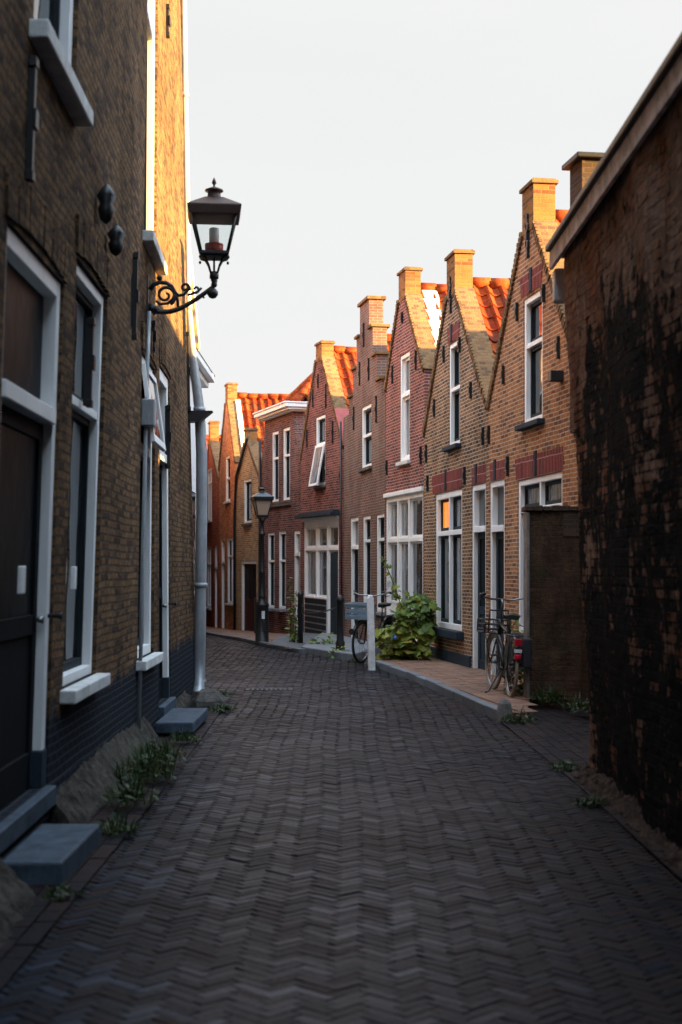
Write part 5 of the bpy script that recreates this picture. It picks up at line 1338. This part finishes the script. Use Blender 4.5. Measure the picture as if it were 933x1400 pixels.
# rubble bank at the barn foot
m = MB(); rr = random.Random(5); P = []
nseg = 200
for i in range(nseg + 1):
    y = 11.0 - i * 8.5 / nseg; P.append([(1.95 - (.02 + .17 * t) - (rr.random() - .5) * .05 * t * (1 + .2 * math.sin(y * 3)) , y, max(-.02, (.10 + .03 * math.sin(y * 2.1) + .02 * math.sin(y * 7)) * (1 - t) + (rr.random() - .5) * .055)) for t in (0, .18, .34, .5, .68, .85, 1)])
for i in range(nseg):
    for j in range(6): m.face([P[i][j], P[i][j + 1], P[i + 1][j + 1], P[i + 1][j]])
o = m.build('rubble_footing', 'rubble_earth', B, fixn=True); o.matrix_parent_inverse = (Matrix.Translation(B.location) @ B.rotation_euler.to_matrix().to_4x4()).inverted()

# ------------------------------------------------------------------ light
EXPO, SKY = 2.3, .15
EL, AZX, AZY = math.radians(7.8), .962, -.273
sdir = Vector((AZX * math.cos(EL), AZY * math.cos(EL), math.sin(EL)))
sun = bpy.data.lights.new('sun', 'SUN'); sun.energy = 9.0; sun.angle = math.radians(.5); sun.color = (1, .61, .19)
so = bpy.data.objects.new('sun', sun); COL.objects.link(so); so.rotation_euler = (-sdir).to_track_quat('-Z', 'Y').to_euler(); so.location = (20, -10, 30)
w = bpy.data.worlds.new('World'); scene.world = w; w.use_nodes = True; nt = w.node_tree; nt.nodes.clear()
out = nt.nodes.new('ShaderNodeOutputWorld'); bg = nt.nodes.new('ShaderNodeBackground'); sk = nt.nodes.new('ShaderNodeTexSky')
sk.sky_type = 'NISHITA'; sk.sun_disc = False; sk.sun_elevation = EL; sk.sun_rotation = math.atan2(AZX, AZY); sk.air_density = 1.0; sk.dust_density = 2.5; sk.ozone_density = 1.0
# sky ahead flattened to pale white; unseen rest made brighter and bluer for shade
hs = nt.nodes.new('ShaderNodeHueSaturation'); hs.inputs['Saturation'].default_value = .75; nt.links.new(sk.outputs[0], hs.inputs['Color'])
tc = nt.nodes.new('ShaderNodeTexCoord'); sp = nt.nodes.new('ShaderNodeSeparateXYZ'); nt.links.new(tc.outputs['Generated'], sp.inputs[0])
mr = nt.nodes.new('ShaderNodeMapRange'); mr.interpolation_type = 'SMOOTHSTEP'; nt.links.new(sp.outputs['Y'], mr.inputs[0])
mr.inputs[1].default_value = .35; mr.inputs[2].default_value = .85; mr.inputs[3].default_value = 0.0; mr.inputs[4].default_value = 1.0
vn = nt.nodes.new('ShaderNodeTexNoise'); vn.inputs['Scale'].default_value = 2.2; vn.inputs['Detail'].default_value = 5
mp = nt.nodes.new('ShaderNodeMapping'); mp.inputs['Scale'].default_value = (1, 1, 5); nt.links.new(tc.outputs['Generated'], mp.inputs[0]); nt.links.new(mp.outputs[0], vn.inputs['Vector'])
cr = nt.nodes.new('ShaderNodeValToRGB'); cr.color_ramp.elements[0].position = .3; cr.color_ramp.elements[0].color = (.86, .872, .875, 1); cr.color_ramp.elements[1].position = .7; cr.color_ramp.elements[1].color = (.90, .903, .90, 1); nt.links.new(vn.outputs['Fac'], cr.inputs[0])
VE = 1.0 / 2 ** EXPO / SKY
def vmix(fac, a_, b_):
    x = nt.nodes.new('ShaderNodeMix'); x.data_type = 'RGBA'
    for i_, v_ in ((0, fac), (6, a_), (7, b_)):
        if hasattr(v_, 'links'): nt.links.new(v_, x.inputs[i_])
        elif isinstance(v_, float): x.inputs[i_].default_value = v_
        else: x.inputs[i_].default_value = v_
    return x.outputs[2]
sc_n = nt.nodes.new('ShaderNodeVectorMath'); sc_n.operation = 'SCALE'; nt.links.new(cr.outputs[0], sc_n.inputs[0]); sc_n.inputs['Scale'].default_value = VE
rest = vmix(.75, hs.outputs[0], (3.4 * VE, 4.25 * VE, 5.3 * VE, 1))
nt.links.new(vmix(mr.outputs[0], rest, sc_n.outputs[0]), bg.inputs[0]); bg.inputs[1].default_value = SKY; nt.links.new(bg.outputs[0], out.inputs[0])
vs = scene.view_settings; scene.display_settings.display_device = 'sRGB'; vs.view_transform = 'Standard'; vs.look = 'None'; vs.exposure = EXPO; vs.gamma = 1.0
scene.cycles.max_bounces = 6; scene.cycles.diffuse_bounces = 4; scene.cycles.use_denoising = True
